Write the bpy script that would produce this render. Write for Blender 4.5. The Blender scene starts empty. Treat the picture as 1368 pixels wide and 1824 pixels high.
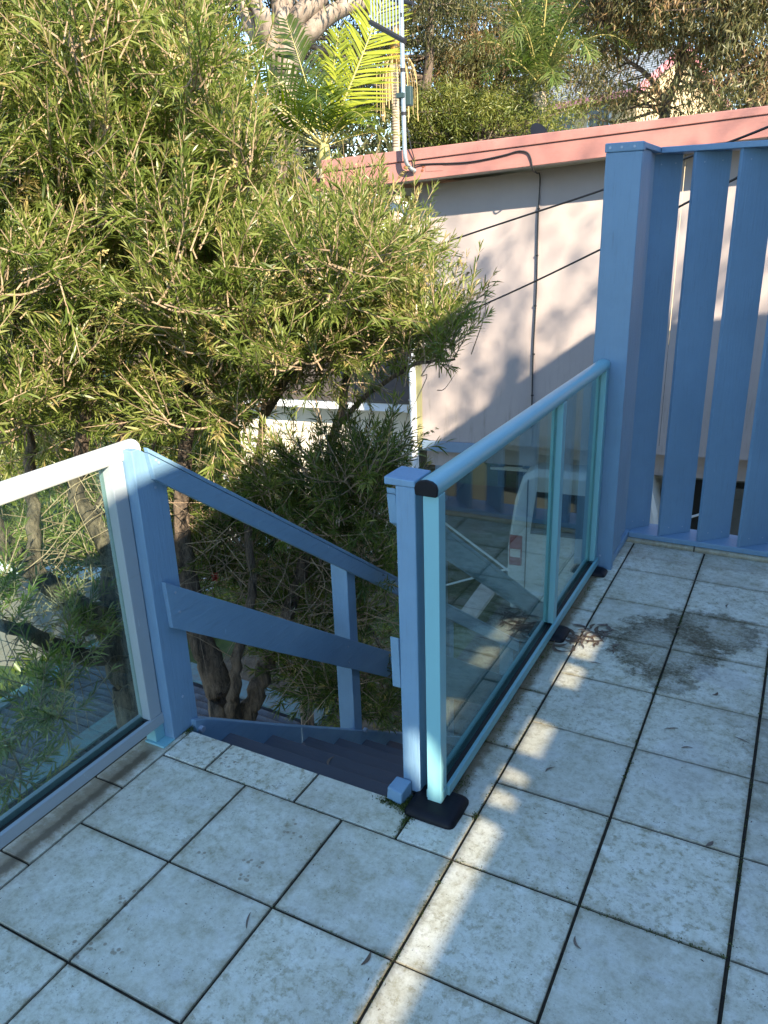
import bpy, bmesh, math, random
import numpy as np
from mathutils import Vector, Matrix

random.seed(7)
rng = np.random.default_rng(11)
scene = bpy.context.scene
COL = scene.collection

# ------------------------------------------------------------------ camera
cam = bpy.data.cameras.new("camera")
cam_ob = bpy.data.objects.new("camera", cam)
COL.objects.link(cam_ob)
cam.sensor_fit = 'VERTICAL'
cam.sensor_height = 24.0
cam.lens = 24.0 * 1398.0 / 1824.0
cam.clip_start = 0.05
cam.clip_end = 600.0
cam_ob.matrix_world = Matrix(((0.88388, -0.13644, 0.44738, 0.6295), (0.46666, 0.32167, -0.82387, -1.1336), (-0.03150, 0.93697, 0.34799, 1.5509), (0, 0, 0, 1)))
scene.camera = cam_ob

# ------------------------------------------------------------------ light
SUN = Vector((1.0, -0.75, 0.76)).normalized()
world = bpy.data.worlds.new("World")
scene.world = world
world.use_nodes = True
wn = world.node_tree.nodes
sky_tex = wn.new('ShaderNodeTexSky')
sky_tex.sky_type = 'NISHITA'
sky_tex.sun_disc = False
sky_tex.sun_elevation = math.asin(SUN.z)
sky_tex.sun_rotation = math.atan2(SUN.x, SUN.y)
sky_tex.air_density = 1.0
sky_tex.dust_density = 0.0
sky_tex.ozone_density = 2.6
world.node_tree.links.new(sky_tex.outputs[0], wn['Background'].inputs[0])
wn['Background'].inputs[1].default_value = 0.15
sl = bpy.data.lights.new("sun", 'SUN')
sl.energy = 5.0
sl.angle = math.radians(0.53)
sl.color = (1.0, 0.86, 0.66)
sun_ob = bpy.data.objects.new("sun", sl)
COL.objects.link(sun_ob)
sun_ob.rotation_euler = (-SUN).to_track_quat('-Z', 'Y').to_euler()
scene.view_settings.view_transform = 'Standard'
scene.view_settings.look = 'None'
scene.view_settings.gamma = 1.0
scene.view_settings.use_curve_mapping = False
scene.view_settings.exposure = 1.65
scene.cycles.max_bounces = 8
scene.cycles.transparent_max_bounces = 16
scene.cycles.caustics_reflective = False
scene.cycles.caustics_refractive = False

# ------------------------------------------------------------------ materials
def new_mat(name):
    m = bpy.data.materials.new(name)
    m.use_nodes = True
    nt = m.node_tree
    return m, nt.nodes, nt.links, nt.nodes['Principled BSDF']

def ramp(nd, stops, interp='LINEAR'):
    r = nd.new('ShaderNodeValToRGB')
    cr = r.color_ramp
    cr.interpolation = interp
    while len(cr.elements) < len(stops):
        cr.elements.new(0.5)
    for e, (p, c) in zip(cr.elements, stops):
        e.position = p
        e.color = (c[0], c[1], c[2], 1) if not isinstance(c, (int, float)) else (c, c, c, 1)
    return r

def noise(nd, lk, scale, detail=5, rough=0.6, vec=None, stretch=None):
    n = nd.new('ShaderNodeTexNoise')
    n.inputs['Scale'].default_value = scale
    n.inputs['Detail'].default_value = detail
    n.inputs['Roughness'].default_value = rough
    if vec is None:
        tc = nd.new('ShaderNodeNewGeometry')
        vec = tc.outputs['Position']
    if stretch:
        mp = nd.new('ShaderNodeMapping')
        mp.inputs['Scale'].default_value = stretch
        lk.new(vec, mp.inputs['Vector'])
        vec = mp.outputs['Vector']
    lk.new(vec, n.inputs['Vector'])
    return n

def mixc(nd, lk, fac, a, b, mode='MIX'):
    m = nd.new('ShaderNodeMix')
    m.data_type = 'RGBA'
    m.blend_type = mode
    for sock, v in ((m.inputs[0], fac), (m.inputs[6], a), (m.inputs[7], b)):
        if isinstance(v, (int, float)):
            sock.default_value = v
        elif isinstance(v, tuple):
            sock.default_value = (v[0], v[1], v[2], 1)
        else:
            lk.new(v, sock)
    return m.outputs[2]

def maths(nd, lk, op, a, b=0.0, c=0.0, clamp=False):
    m = nd.new('ShaderNodeMath')
    m.operation = op
    m.use_clamp = clamp
    for i, v in enumerate((a, b, c)):
        if isinstance(v, (int, float)):
            m.inputs[i].default_value = v
        else:
            lk.new(v, m.inputs[i])
    return m.outputs[0]

def smooth(nd, lk, v, lo, hi):
    m = nd.new('ShaderNodeMapRange')
    m.interpolation_type = 'SMOOTHSTEP'
    lk.new(v, m.inputs[0])
    m.inputs[1].default_value = lo
    m.inputs[2].default_value = hi
    return m.outputs[0]

def bump(nd, lk, bsdf, height, strength, dist=0.01):
    b = nd.new('ShaderNodeBump')
    b.inputs['Strength'].default_value = strength
    b.inputs['Distance'].default_value = dist
    lk.new(height, b.inputs['Height'])
    lk.new(b.outputs[0], bsdf.inputs['Normal'])

def paint(name, col, rough=0.45, var=0.10, dirt=0.25, dirtcol=(0.09, 0.075, 0.05), streak=(14, 14, 1.2), bmp=0.25, spec=0.4):
    """brushed or sprayed paint with faint mottling, streaks, and a little grime"""
    m, nd, lk, b = new_mat(name)
    n1 = noise(nd, lk, 3.0, 6, 0.65)
    r1 = ramp(nd, [(0.3, tuple(c * (1 - var) for c in col)), (0.7, tuple(min(1, c * (1 + var)) for c in col))])
    lk.new(n1.outputs[0], r1.inputs[0])
    n2 = noise(nd, lk, 6.0, 6, 0.7, stretch=streak)
    r2 = ramp(nd, [(0.56, 0.0), (0.80, 1.0)])
    lk.new(n2.outputs[0], r2.inputs[0])
    f = maths(nd, lk, 'MULTIPLY', r2.outputs[0], dirt)
    c1 = mixc(nd, lk, f, r1.outputs[0], dirtcol)
    n3 = noise(nd, lk, 90.0, 3, 0.6)
    r3 = ramp(nd, [(0.70, 0.0), (0.76, 1.0)])
    lk.new(n3.outputs[0], r3.inputs[0])
    f3 = maths(nd, lk, 'MULTIPLY', r3.outputs[0], dirt * 1.2)
    c2 = mixc(nd, lk, f3, c1, dirtcol)
    n5 = noise(nd, lk, 48.0, 5, 0.7, stretch=(1, 1, .35))
    r5 = ramp(nd, [(0.69, 0.0), (0.72, 1.0)])
    lk.new(n5.outputs[0], r5.inputs[0])
    c2 = mixc(nd, lk, maths(nd, lk, 'MULTIPLY', r5.outputs[0], min(1.0, dirt * 2.2)), c2, tuple(min(.7, c * 1.45 + .03) for c in col))
    lk.new(c2, b.inputs['Base Color'])
    rr = maths(nd, lk, 'MULTIPLY_ADD', n2.outputs[0], 0.25, rough - 0.12)
    lk.new(rr, b.inputs['Roughness'])
    b.inputs['Specular IOR Level'].default_value = spec
    n4 = noise(nd, lk, 30.0, 6, 0.65, stretch=tuple(max(.12, q * .22) for q in streak))
    bump(nd, lk, b, n4.outputs[0], bmp, 0.003)
    return m

def plain(name, col, rough=0.6, metallic=0.0, var=0.12, scale=8.0, bmp=0.2, bscale=60.0, bdist=0.004):
    m, nd, lk, b = new_mat(name)
    n1 = noise(nd, lk, scale, 6, 0.65)
    r1 = ramp(nd, [(0.3, tuple(c * (1 - var) for c in col)), (0.7, tuple(min(1, c * (1 + var)) for c in col))])
    lk.new(n1.outputs[0], r1.inputs[0])
    lk.new(r1.outputs[0], b.inputs['Base Color'])
    b.inputs['Roughness'].default_value = rough
    b.inputs['Metallic'].default_value = metallic
    n2 = noise(nd, lk, bscale, 4, 0.6)
    bump(nd, lk, b, n2.outputs[0], bmp, bdist)
    return m

def leaf_mat(name, stops, trans=0.3, rough=0.36):
    m, nd, lk, b = new_mat(name)
    at = nd.new('ShaderNodeAttribute')
    at.attribute_name = 'tint'
    r = ramp(nd, stops)
    lk.new(at.outputs['Fac'], r.inputs[0])
    lk.new(r.outputs[0], b.inputs['Base Color'])
    b.inputs['Roughness'].default_value = rough
    b.inputs['Specular IOR Level'].default_value = 0.45
    t = nd.new('ShaderNodeBsdfTranslucent')
    hs = nd.new('ShaderNodeHueSaturation')
    hs.inputs['Saturation'].default_value = 1.15
    hs.inputs['Value'].default_value = 1.5
    lk.new(r.outputs[0], hs.inputs['Color'])
    lk.new(hs.outputs[0], t.inputs[0])
    mx = nd.new('ShaderNodeMixShader')
    mx.inputs[0].default_value = trans
    lk.new(b.outputs[0], mx.inputs[1])
    lk.new(t.outputs[0], mx.inputs[2])
    lk.new(mx.outputs[0], nd['Material Output'].inputs[0])
    return m

def bark_mat(name, ca, cb, scale=9.0, stretch=(1, 1, .25), bmp=0.9):
    m, nd, lk, b = new_mat(name)
    n1 = noise(nd, lk, scale * 3.2, 8, 0.75, stretch=stretch)
    r = ramp(nd, [(0.38, ca), (0.62, cb)])
    lk.new(n1.outputs[0], r.inputs[0])
    lk.new(r.outputs[0], b.inputs['Base Color'])
    b.inputs['Roughness'].default_value = 0.85
    n2 = noise(nd, lk, scale * 5, 6, 0.75, stretch=stretch)
    bump(nd, lk, b, n2.outputs[0], bmp, 0.03)
    return m

# painted timber and powder-coated aluminium of the deck
timber_paint = paint("pale blue grey timber paint", (0.175, 0.300, 0.43), 0.5, 0.08, 0.24, bmp=0.7)
rail_paint = paint("pale blue grey board paint", (0.175, 0.300, 0.42), 0.5, 0.08, 0.26, streak=(10, 1.0, 10), bmp=0.7)
dark_timber_paint = paint("slate stair paint", (0.075, 0.085, 0.105), 0.55, 0.10, 0.3, streak=(1.2, 14, 14), bmp=0.4)
alu_coat = paint("pale sea green powder coat", (0.22, 0.47, 0.52), 0.32, 0.03, 0.10, bmp=0.05, spec=0.5)
shaded_white_coat = paint("white powder coat darkened for shade", (0.34, 0.39, 0.42), 0.45, 0.05, 0.28, (0.30, 0.25, 0.19), streak=(10, 1.2, 10), bmp=0.1)  # same white as the handrail, with shade put into the frame's colour
black_plastic = plain("black moulded plastic", (0.006, 0.007, 0.011), 0.5, 0, 0.2, 30)
black_plastic.node_tree.nodes["Principled BSDF"].inputs["Specular IOR Level"].default_value = 0.22
lit_white_rail_paint = paint("white rail paint kept bright for sun", (0.56, 0.57, 0.54), 0.5, 0.06, 0.45, (0.30, 0.25, 0.19), streak=(12, 1.0, 12), bmp=0.2)  # same white as the frame, kept lighter because the sun falls here
rubber = plain("black glazing rubber", (0.01, 0.01, 0.011), 0.6)
screw_metal = plain("painted screw head", (0.34, 0.42, 0.52), 0.4, 0.2)
bolt_metal = plain("zinc bolt", (0.30, 0.32, 0.33), 0.4, 0.8)

# glazing: clear sheet, reflects by angle, with a thin uneven film of dust
def glass_mat(name, tint=(0.78, 0.88, 0.85), dust=0.009):
    m, nd, lk, b = new_mat(name)
    tr = nd.new('ShaderNodeBsdfTransparent')
    tr.inputs[0].default_value = (*tint, 1)
    gl = nd.new('ShaderNodeBsdfGlossy')
    gl.inputs['Roughness'].default_value = 0.0
    gl.inputs['Color'].default_value = (0.92, 1.0, 0.97, 1)
    fr = nd.new('ShaderNodeFresnel')
    ge = nd.new('ShaderNodeNewGeometry')
    ior = maths(nd, lk, 'MULTIPLY_ADD', ge.outputs['Backfacing'], 1 / 1.52 - 1.52, 1.52)
    lk.new(ior, fr.inputs[0])
    m1 = nd.new('ShaderNodeMixShader')
    lk.new(fr.outputs[0], m1.inputs[0])
    lk.new(tr.outputs[0], m1.inputs[1])
    lk.new(gl.outputs[0], m1.inputs[2])
    df = nd.new('ShaderNodeBsdfDiffuse')
    df.inputs[0].default_value = (0.55, 0.58, 0.52, 1)
    n = noise(nd, lk, 5.0, 6, 0.7, stretch=(3, 3, .6))
    f = smooth(nd, lk, n.outputs[0], 0.35, 0.85)
    f = maths(nd, lk, 'MULTIPLY_ADD', f, dust, dust * 0.35)
    m2 = nd.new('ShaderNodeMixShader')
    lk.new(f, m2.inputs[0])
    lk.new(m1.outputs[0], m2.inputs[1])
    lk.new(df.outputs[0], m2.inputs[2])
    lk.new(m2.outputs[0], nd['Material Output'].inputs[0])
    return m
glass = glass_mat("balustrade glass")
dark_glass = plain("dark window glass", (0.02, 0.025, 0.03), 0.08, 0, 0.1)

# deck tiles
def tile_mat():
    m, nd, lk, b = new_mat("weathered cream floor tile")
    geo = nd.new('ShaderNodeNewGeometry')
    oi = nd.new('ShaderNodeObjectInfo')
    pos = geo.outputs['Position']
    # every tile is shifted to its own patch of the pattern
    sh = nd.new('ShaderNodeVectorMath'); sh.operation = 'SCALE'
    cb = nd.new('ShaderNodeCombineXYZ')
    for i in range(3):
        lk.new(oi.outputs['Random'], cb.inputs[i])
    lk.new(cb.outputs[0], sh.inputs[0]); sh.inputs['Scale'].default_value = 37.0
    ad = nd.new('ShaderNodeVectorMath'); ad.operation = 'ADD'
    lk.new(pos, ad.inputs[0]); lk.new(sh.outputs[0], ad.inputs[1])
    v = ad.outputs[0]
    n1 = noise(nd, lk, 17.0, 9, 0.80, v)
    base = ramp(nd, [(0.30, (0.40, 0.365, 0.235)), (0.46, (0.64, 0.625, 0.49)), (0.66, (0.80, 0.80, 0.69))])
    lk.new(n1.outputs[0], base.inputs[0])
    # worn blotches with scratchy edges
    n2 = noise(nd, lk, 48.0, 8, 0.80, v)
    r2 = ramp(nd, [(0.50, 0.0), (0.62, 1.0)])
    lk.new(n2.outputs[0], r2.inputs[0])
    c = mixc(nd, lk, maths(nd, lk, 'MULTIPLY', r2.outputs[0], maths(nd, lk, 'MULTIPLY_ADD', oi.outputs['Random'], 0.55, 0.25)), base.outputs[0], (0.29, 0.25, 0.135))
    n2b = noise(nd, lk, 6.0, 6, 0.7, v, stretch=(1, 1.6, 1))
    r2b = ramp(nd, [(0.55, 0.0), (0.70, 1.0)])
    lk.new(n2b.outputs[0], r2b.inputs[0])
    c = mixc(nd, lk, maths(nd, lk, 'MULTIPLY', r2b.outputs[0], 0.30), c, (0.70, 0.71, 0.69))
    # fine pits and specks
    n3 = noise(nd, lk, 170.0, 3, 0.6, v)
    r3 = ramp(nd, [(0.62, 0.0), (0.70, 1.0)])
    lk.new(n3.outputs[0], r3.inputs[0])
    n3b = noise(nd, lk, 14.0, 3, 0.5, v)
    c = mixc(nd, lk, maths(nd, lk, 'MULTIPLY', r3.outputs[0], smooth(nd, lk, n3b.outputs[0], .42, .66)), c, (0.12, 0.10, 0.065))
    tcn = nd.new('ShaderNodeTexCoord'); ox = nd.new('ShaderNodeSeparateXYZ'); lk.new(tcn.outputs['Object'], ox.inputs[0])
    ed = maths(nd, lk, 'MAXIMUM', maths(nd, lk, 'ABSOLUTE', ox.outputs[0]), maths(nd, lk, 'ABSOLUTE', ox.outputs[1]))
    en = noise(nd, lk, 22.0, 7, 0.75, pos)
    ed = smooth(nd, lk, maths(nd, lk, 'ADD', ed, maths(nd, lk, 'MULTIPLY_ADD', en.outputs[0], 0.08, -0.04)), 0.142, 0.170)
    c = mixc(nd, lk, maths(nd, lk, 'MULTIPLY', ed, 0.55), c, (0.21, 0.165, 0.085))
    # brown film over the whole deck, heavier away from the walked part
    g = noise(nd, lk, 2.4, 7, 0.7, pos)
    c = mixc(nd, lk, maths(nd, lk, 'MULTIPLY', smooth(nd, lk, g.outputs[0], .45, .75), .45), c, (0.27, 0.225, 0.14))
    xyz = nd.new('ShaderNodeSeparateXYZ'); lk.new(pos, xyz.inputs[0])
    gn = noise(nd, lk, 18.0, 6, 0.75, pos)
    scr = noise(nd, lk, 70.0, 7, 0.8, pos)
    def blotch(c, cx, cy, rx, ry, inner, col, amt, ring=True):
        dx = maths(nd, lk, 'MULTIPLY', maths(nd, lk, 'SUBTRACT', xyz.outputs[0], cx), 1 / rx)
        dy = maths(nd, lk, 'MULTIPLY', maths(nd, lk, 'SUBTRACT', xyz.outputs[1], cy), 1 / ry)
        d = maths(nd, lk, 'SQRT', maths(nd, lk, 'ADD', maths(nd, lk, 'MULTIPLY', dx, dx), maths(nd, lk, 'MULTIPLY', dy, dy)))
        d = maths(nd, lk, 'ADD', d, maths(nd, lk, 'MULTIPLY_ADD', gn.outputs[0], 1.5, -0.75))
        out = maths(nd, lk, 'SUBTRACT', 1.0, smooth(nd, lk, d, 0.75, 1.1))
        if ring:
            out = maths(nd, lk, 'MULTIPLY', out, maths(nd, lk, 'MULTIPLY_ADD', smooth(nd, lk, d, 0.35, 0.85), 1.0 - inner * .8, inner * .8))
        if ring:
            out = maths(nd, lk, 'MULTIPLY', out, maths(nd, lk, 'MULTIPLY_ADD', smooth(nd, lk, scr.outputs[0], .38, .58), .5, .55))
        return mixc(nd, lk, maths(nd, lk, 'MULTIPLY', out, amt), c, col)
    moss = (0.095, 0.078, 0.036)
    c = blotch(c, 0.31, 1.66, 0.22, 0.26, 0.6, moss, 1.0)
    c = blotch(c, 0.45, 1.86, 0.20, 0.17, 0.6, moss, 0.9)
    c = blotch(c, 0.36, 1.42, 0.10, 0.08, 0.5, moss, 0.7)
    c = blotch(c, 0.95, 1.15, 0.35, 0.5, 0.6, (0.16, 0.14, 0.08), 0.5)
    c = blotch(c, 0.25, 2.55, 0.45, 0.10, 0.6, (0.24, 0.17, 0.09), 0.5)
    c = blotch(c, 0.47, 0.95, 0.10, 0.16, 0.3, (0.62, 0.62, 0.58), 0.25, False)
    c = blotch(c, 0.52, 1.52, 0.11, 0.07, 0.3, (0.62, 0.62, 0.58), 0.35, False)
    # tan silt washed against the two balustrades
    def silt(c, x0, w, amt, y0, y1, col):
        d = maths(nd, lk, 'ABSOLUTE', maths(nd, lk, 'SUBTRACT', xyz.outputs[0], x0))
        d = maths(nd, lk, 'ADD', maths(nd, lk, 'MULTIPLY', d, 1 / w), maths(nd, lk, 'MULTIPLY_ADD', gn.outputs[0], 2.2, -1.1))
        f = maths(nd, lk, 'SUBTRACT', 1.0, smooth(nd, lk, d, 0.25, 1.2))
        f = maths(nd, lk, 'MULTIPLY', f, smooth(nd, lk, xyz.outputs[1], y0, y0 + .06))
        f = maths(nd, lk, 'MULTIPLY', f, maths(nd, lk, 'SUBTRACT', 1.0, smooth(nd, lk, xyz.outputs[1], y1 - .06, y1)))
        return mixc(nd, lk, maths(nd, lk, 'MULTIPLY', f, amt), c, col)
    c = silt(c, -1.045, 0.055, 0.75, -2.0, 0.48, (0.25, 0.19, 0.11))
    c = silt(c, -1.035, 0.02, 0.8, -2.0, 0.36, (0.09, 0.07, 0.04))
    c = silt(c, -0.09, 0.035, 0.85, 0.5, 2.3, (0.16, 0.11, 0.05))
    # dusty paw prints
    vor = nd.new('ShaderNodeTexVoronoi'); vor.inputs['Scale'].default_value = 58.0
    lk.new(pos, vor.inputs['Vector'])
    dots = maths(nd, lk, 'SUBTRACT', 1.0, smooth(nd, lk, vor.outputs['Distance'], 0.22, 0.36))
    for (px_, py_, r_) in ((-0.417, 0.245, 0.055), (-0.45, 0.07, 0.06), (-0.66, -0.14, 0.05), (-0.67, -0.30, 0.06), (-0.79, 0.40, 0.07), (-0.60, -0.24, 0.05), (-0.60, 0.05, .04)):
        dx = maths(nd, lk, 'SUBTRACT', xyz.outputs[0], px_); dy = maths(nd, lk, 'SUBTRACT', xyz.outputs[1], py_)
        d = maths(nd, lk, 'SQRT', maths(nd, lk, 'ADD', maths(nd, lk, 'MULTIPLY', dx, dx), maths(nd, lk, 'MULTIPLY', dy, dy)))
        f = maths(nd, lk, 'MULTIPLY', dots, maths(nd, lk, 'SUBTRACT', 1.0, smooth(nd, lk, d, r_ * .6, r_)))
        c = mixc(nd, lk, maths(nd, lk, 'MULTIPLY', f, 0.6), c, (0.20, 0.135, 0.075))
    # each tile a shade of its own
    hv = nd.new('ShaderNodeHueSaturation')
    lk.new(maths(nd, lk, 'MULTIPLY_ADD', oi.outputs['Random'], 0.16, 0.92), hv.inputs['Value'])
    lk.new(c, hv.inputs['Color'])
    lk.new(hv.outputs[0], b.inputs['Base Color'])
    lk.new(maths(nd, lk, 'MULTIPLY_ADD', n2.outputs[0], 0.35, 0.34), b.inputs['Roughness'])
    b.inputs['Specular IOR Level'].default_value = 0.35
    h = maths(nd, lk, 'ADD', n2.outputs[0], maths(nd, lk, 'MULTIPLY', n3.outputs[0], 0.4))
    bump(nd, lk, b, h, 0.35, 0.003)
    return m
tile_m = tile_mat()

def grout_mat():
    m, nd, lk, b = new_mat("dirty mossy grout")
    n1 = noise(nd, lk, 45.0, 6, 0.7)
    r = ramp(nd, [(0.35, (0.012, 0.010, 0.006)), (0.6, (0.045, 0.034, 0.02)), (0.75, (0.05, 0.05, 0.018))])
    lk.new(n1.outputs[0], r.inputs[0])
    lk.new(r.outputs[0], b.inputs['Base Color'])
    b.inputs['Roughness'].default_value = 0.95
    bump(nd, lk, b, n1.outputs[0], 1.0, 0.006)
    return m
grout_m = grout_mat()

def wall_sheet_mat():
    m, nd, lk, b = new_mat("pinkish beige sheet cladding")
    geo = nd.new('ShaderNodeNewGeometry')
    n1 = noise(nd, lk, 1.8, 6, 0.65)
    r1 = ramp(nd, [(0.3, (0.365, 0.312, 0.292)), (0.7, (0.415, 0.358, 0.338))])
    lk.new(n1.outputs[0], r1.inputs[0])
    xyz = nd.new('ShaderNodeSeparateXYZ'); lk.new(geo.outputs['Position'], xyz.inputs[0])
    n2 = noise(nd, lk, 5.0, 7, 0.75, stretch=(3.0, 3.0, .35))
    low = maths(nd, lk, 'SUBTRACT', 1.0, smooth(nd, lk, xyz.outputs[2], -0.6, 0.9))
    f = maths(nd, lk, 'MULTIPLY', smooth(nd, lk, n2.outputs[0], .50, .74), maths(nd, lk, 'MULTIPLY_ADD', low, .55, .05))
    c = mixc(nd, lk, f, r1.outputs[0], (0.17, 0.16, 0.12))
    lk.new(c, b.inputs['Base Color'])
    b.inputs['Roughness'].default_value = 0.65
    n3 = noise(nd, lk, 2.5, 3, 0.5)
    bump(nd, lk, b, n3.outputs[0], 0.15, 0.02)
    return m
wall_sheet_m = wall_sheet_mat()
fascia_m = paint("faded salmon fascia paint", (0.34, 0.155, 0.13), 0.55, 0.16, 0.5, (0.20, 0.10, 0.07), streak=(1.5, 1.5, 12), bmp=0.3)
soffit_m = plain("off white soffit", (0.55, 0.55, 0.53), 0.7, 0, .05)
olive_trim_m = paint("olive corner trim", (0.34, 0.32, 0.16), 0.5, 0.1, 0.3)
white_pipe_m = paint("white downpipe paint", (0.70, 0.72, 0.73), 0.45, 0.05, 0.2)
blue_board_m = paint("blue grey fascia board paint", (0.20, 0.28, 0.37), 0.5)
roof_grey_m = plain("grey roof sheet", (0.32, 0.34, 0.35), 0.5, 0, .1)
dark_void_m = plain("dark sheeting", (0.03, 0.032, 0.035), 0.8, 0, .3, 3)
steel_m = plain("dull galvanised steel", (0.36, 0.40, 0.43), 0.4, 0.6, 0.1, 30)
rod_m = plain("white painted steel rod", (0.75, 0.77, 0.78), 0.4, 0, 0.05)
cable_m = plain("black cable sheath", (0.012, 0.012, 0.014), 0.6)
box_m = plain("dark green plastic box", (0.02, 0.045, 0.045), 0.5)
van_m = plain("white van paint", (0.52, 0.53, 0.51), 0.25, 0, 0.03, 2, 0.0)
lamp_red_m = plain("red tail lamp", (0.25, 0.012, 0.01), 0.2, 0, .1)
lamp_clear_m = plain("clear lamp lens", (0.6, 0.55, 0.5), 0.2, 0, .1)
tyre_m = plain("tyre rubber", (0.015, 0.015, 0.016), 0.8)
wood_old_m = plain("weathered grey timber", (0.42, 0.40, 0.37), 0.8, 0, .25, 14)
brown_deck_m = plain("brown stained timber", (0.10, 0.05, 0.03), 0.7, 0, .25, 14)
board_cream_m = plain("cream weatherboard paint", (0.66, 0.60, 0.49), 0.6, 0, .06)
gable_cream_m = plain("yellow cream render", (0.60, 0.46, 0.27), 0.8, 0, .08)
pink_trim_m = plain("pink barge paint", (0.55, 0.22, 0.24), 0.6, 0, .08)
roof_dark_m = plain("dark brown roof sheet", (0.085, 0.07, 0.062), 0.6, 0, .15)
ochre_m = plain("ochre timber post", (0.36, 0.22, 0.05), 0.7, 0, .2)
white_paint_m = plain("white picket paint", (0.72, 0.74, 0.78), 0.6, 0, .06)
def shed_mat(name, ca, cb, scale):
    m, nd, lk, b = new_mat(name)
    n1 = noise(nd, lk, scale, 7, 0.75)
    r = ramp(nd, [(0.35, ca), (0.62, cb)])
    lk.new(n1.outputs[0], r.inputs[0])
    lk.new(r.outputs[0], b.inputs['Base Color'])
    b.inputs['Roughness'].default_value = 0.55
    bump(nd, lk, b, n1.outputs[0], .3, .01)
    return m
shed_roof_m = shed_mat("rusty grey corrugated iron", (0.05, 0.032, 0.024), (0.10, 0.11, 0.12), 7)
turq_m = shed_mat("flaking turquoise flashing", (0.13, 0.13, 0.12), (0.10, 0.22, 0.23), 16)
house_wall_m = plain("slate render wall", (0.13, 0.13, 0.13), 0.8, 0, .05)

def ground_mat():
    m, nd, lk, b = new_mat("lawn and leaf litter")
    n1 = noise(nd, lk, 0.5, 6, 0.6)
    n2 = noise(nd, lk, 9.0, 7, 0.75)
    r1 = ramp(nd, [(0.3, (0.030, 0.052, 0.012)), (0.7, (0.075, 0.115, 0.022))])
    r2 = ramp(nd, [(0.3, (0.055, 0.042, 0.026)), (0.7, (0.16, 0.125, 0.08))])
    lk.new(n2.outputs[0], r1.inputs[0]); lk.new(n2.outputs[0], r2.inputs[0])
    c = mixc(nd, lk, smooth(nd, lk, n1.outputs[0], .48, .58), r1.outputs[0], r2.outputs[0])
    lk.new(c, b.inputs['Base Color'])
    b.inputs['Roughness'].default_value = 0.95
    bump(nd, lk, b, n2.outputs[0], .8, .04)
    return m
ground_m = ground_mat()
concrete_m = plain("stained concrete", (0.05, 0.052, 0.055), 0.85, 0, .25, 1.5, .3, 40)
path_m = plain("sandy concrete path", (0.24, 0.20, 0.155), 0.9, 0, .15, 3)

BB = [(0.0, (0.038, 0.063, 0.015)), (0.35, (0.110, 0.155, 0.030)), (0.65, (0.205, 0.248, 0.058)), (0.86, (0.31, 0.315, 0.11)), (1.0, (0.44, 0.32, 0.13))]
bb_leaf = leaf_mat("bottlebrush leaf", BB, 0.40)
euc_leaf = leaf_mat("eucalypt leaf", [(0.0, (0.045, 0.055, 0.020)), (0.5, (0.125, 0.128, 0.045)), (0.85, (0.22, 0.19, 0.085)), (1.0, (0.30, 0.19, 0.09))], 0.34)
dark_leaf = leaf_mat("dense shrub leaf", [(0.0, (0.03, 0.05, 0.012)), (0.5, (0.10, 0.13, 0.024)), (1.0, (0.22, 0.22, 0.05))], 0.3)
palm_leaf = leaf_mat("palm leaflet", [(0.0, (0.028, 0.05, 0.012)), (0.5, (0.085, 0.13, 0.018)), (1.0, (0.36, 0.39, 0.03))], 0.42, 0.35)
feather_leaf = leaf_mat("feather palm leaflet", [(0.0, (0.03, 0.06, 0.015)), (0.6, (0.08, 0.13, 0.03)), (1.0, (0.16, 0.19, 0.06))], 0.35, 0.4)
straw_leaf = leaf_mat("dry straw", [(0.0, (0.30, 0.20, 0.09)), (1.0, (0.55, 0.43, 0.22))], 0.3, 0.6)
twig_m = bark_mat("pale twig bark", (0.19, 0.125, 0.075), (0.42, 0.32, 0.21), 12, (1, 1, 1), .3)
bb_bark = bark_mat("furrowed bottlebrush bark", (0.03, 0.022, 0.016), (0.27, 0.20, 0.14), 9, (1, 1, .16), 1.0)
gum_bark = bark_mat("smooth mottled gum bark", (0.17, 0.125, 0.095), (0.34, 0.28, 0.225), 2.0, (1, 1, .6), .25)
dark_bark = bark_mat("dark gum bark", (0.06, 0.045, 0.035), (0.19, 0.14, 0.10), 4, (1, 1, .4), .7)
palm_bark = bark_mat("ringed palm bark", (0.30, 0.24, 0.17), (0.50, 0.42, 0.32), 3, (.3, .3, 4), .5)
shaft_m = plain("golden brown crownshaft", (0.36, 0.20, 0.045), 0.35, 0, .25, 6)
rachis_m = plain("pale palm rachis", (0.40, 0.34, 0.12), 0.5, 0, .1)
dry_leaf_m = plain("dry brown leaf", (0.135, 0.09, 0.058), 0.7, 0, .35, 40)
grey_leaf_m = plain("dry grey brown leaf", (0.17, 0.13, 0.10), 0.7, 0, .3, 40)
moss_m = plain("dark moss", (0.035, 0.045, 0.010), 0.95, 0, .5, 60, 1.0, 120, .01)
red_m = plain("red flower filament", (0.45, 0.02, 0.02), 0.6)
bud_m = leaf_mat("bottlebrush bud and seed spike", [(0.0, (0.30, 0.24, 0.10)), (1.0, (0.50, 0.40, 0.16))], 0.2, .6)

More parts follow.
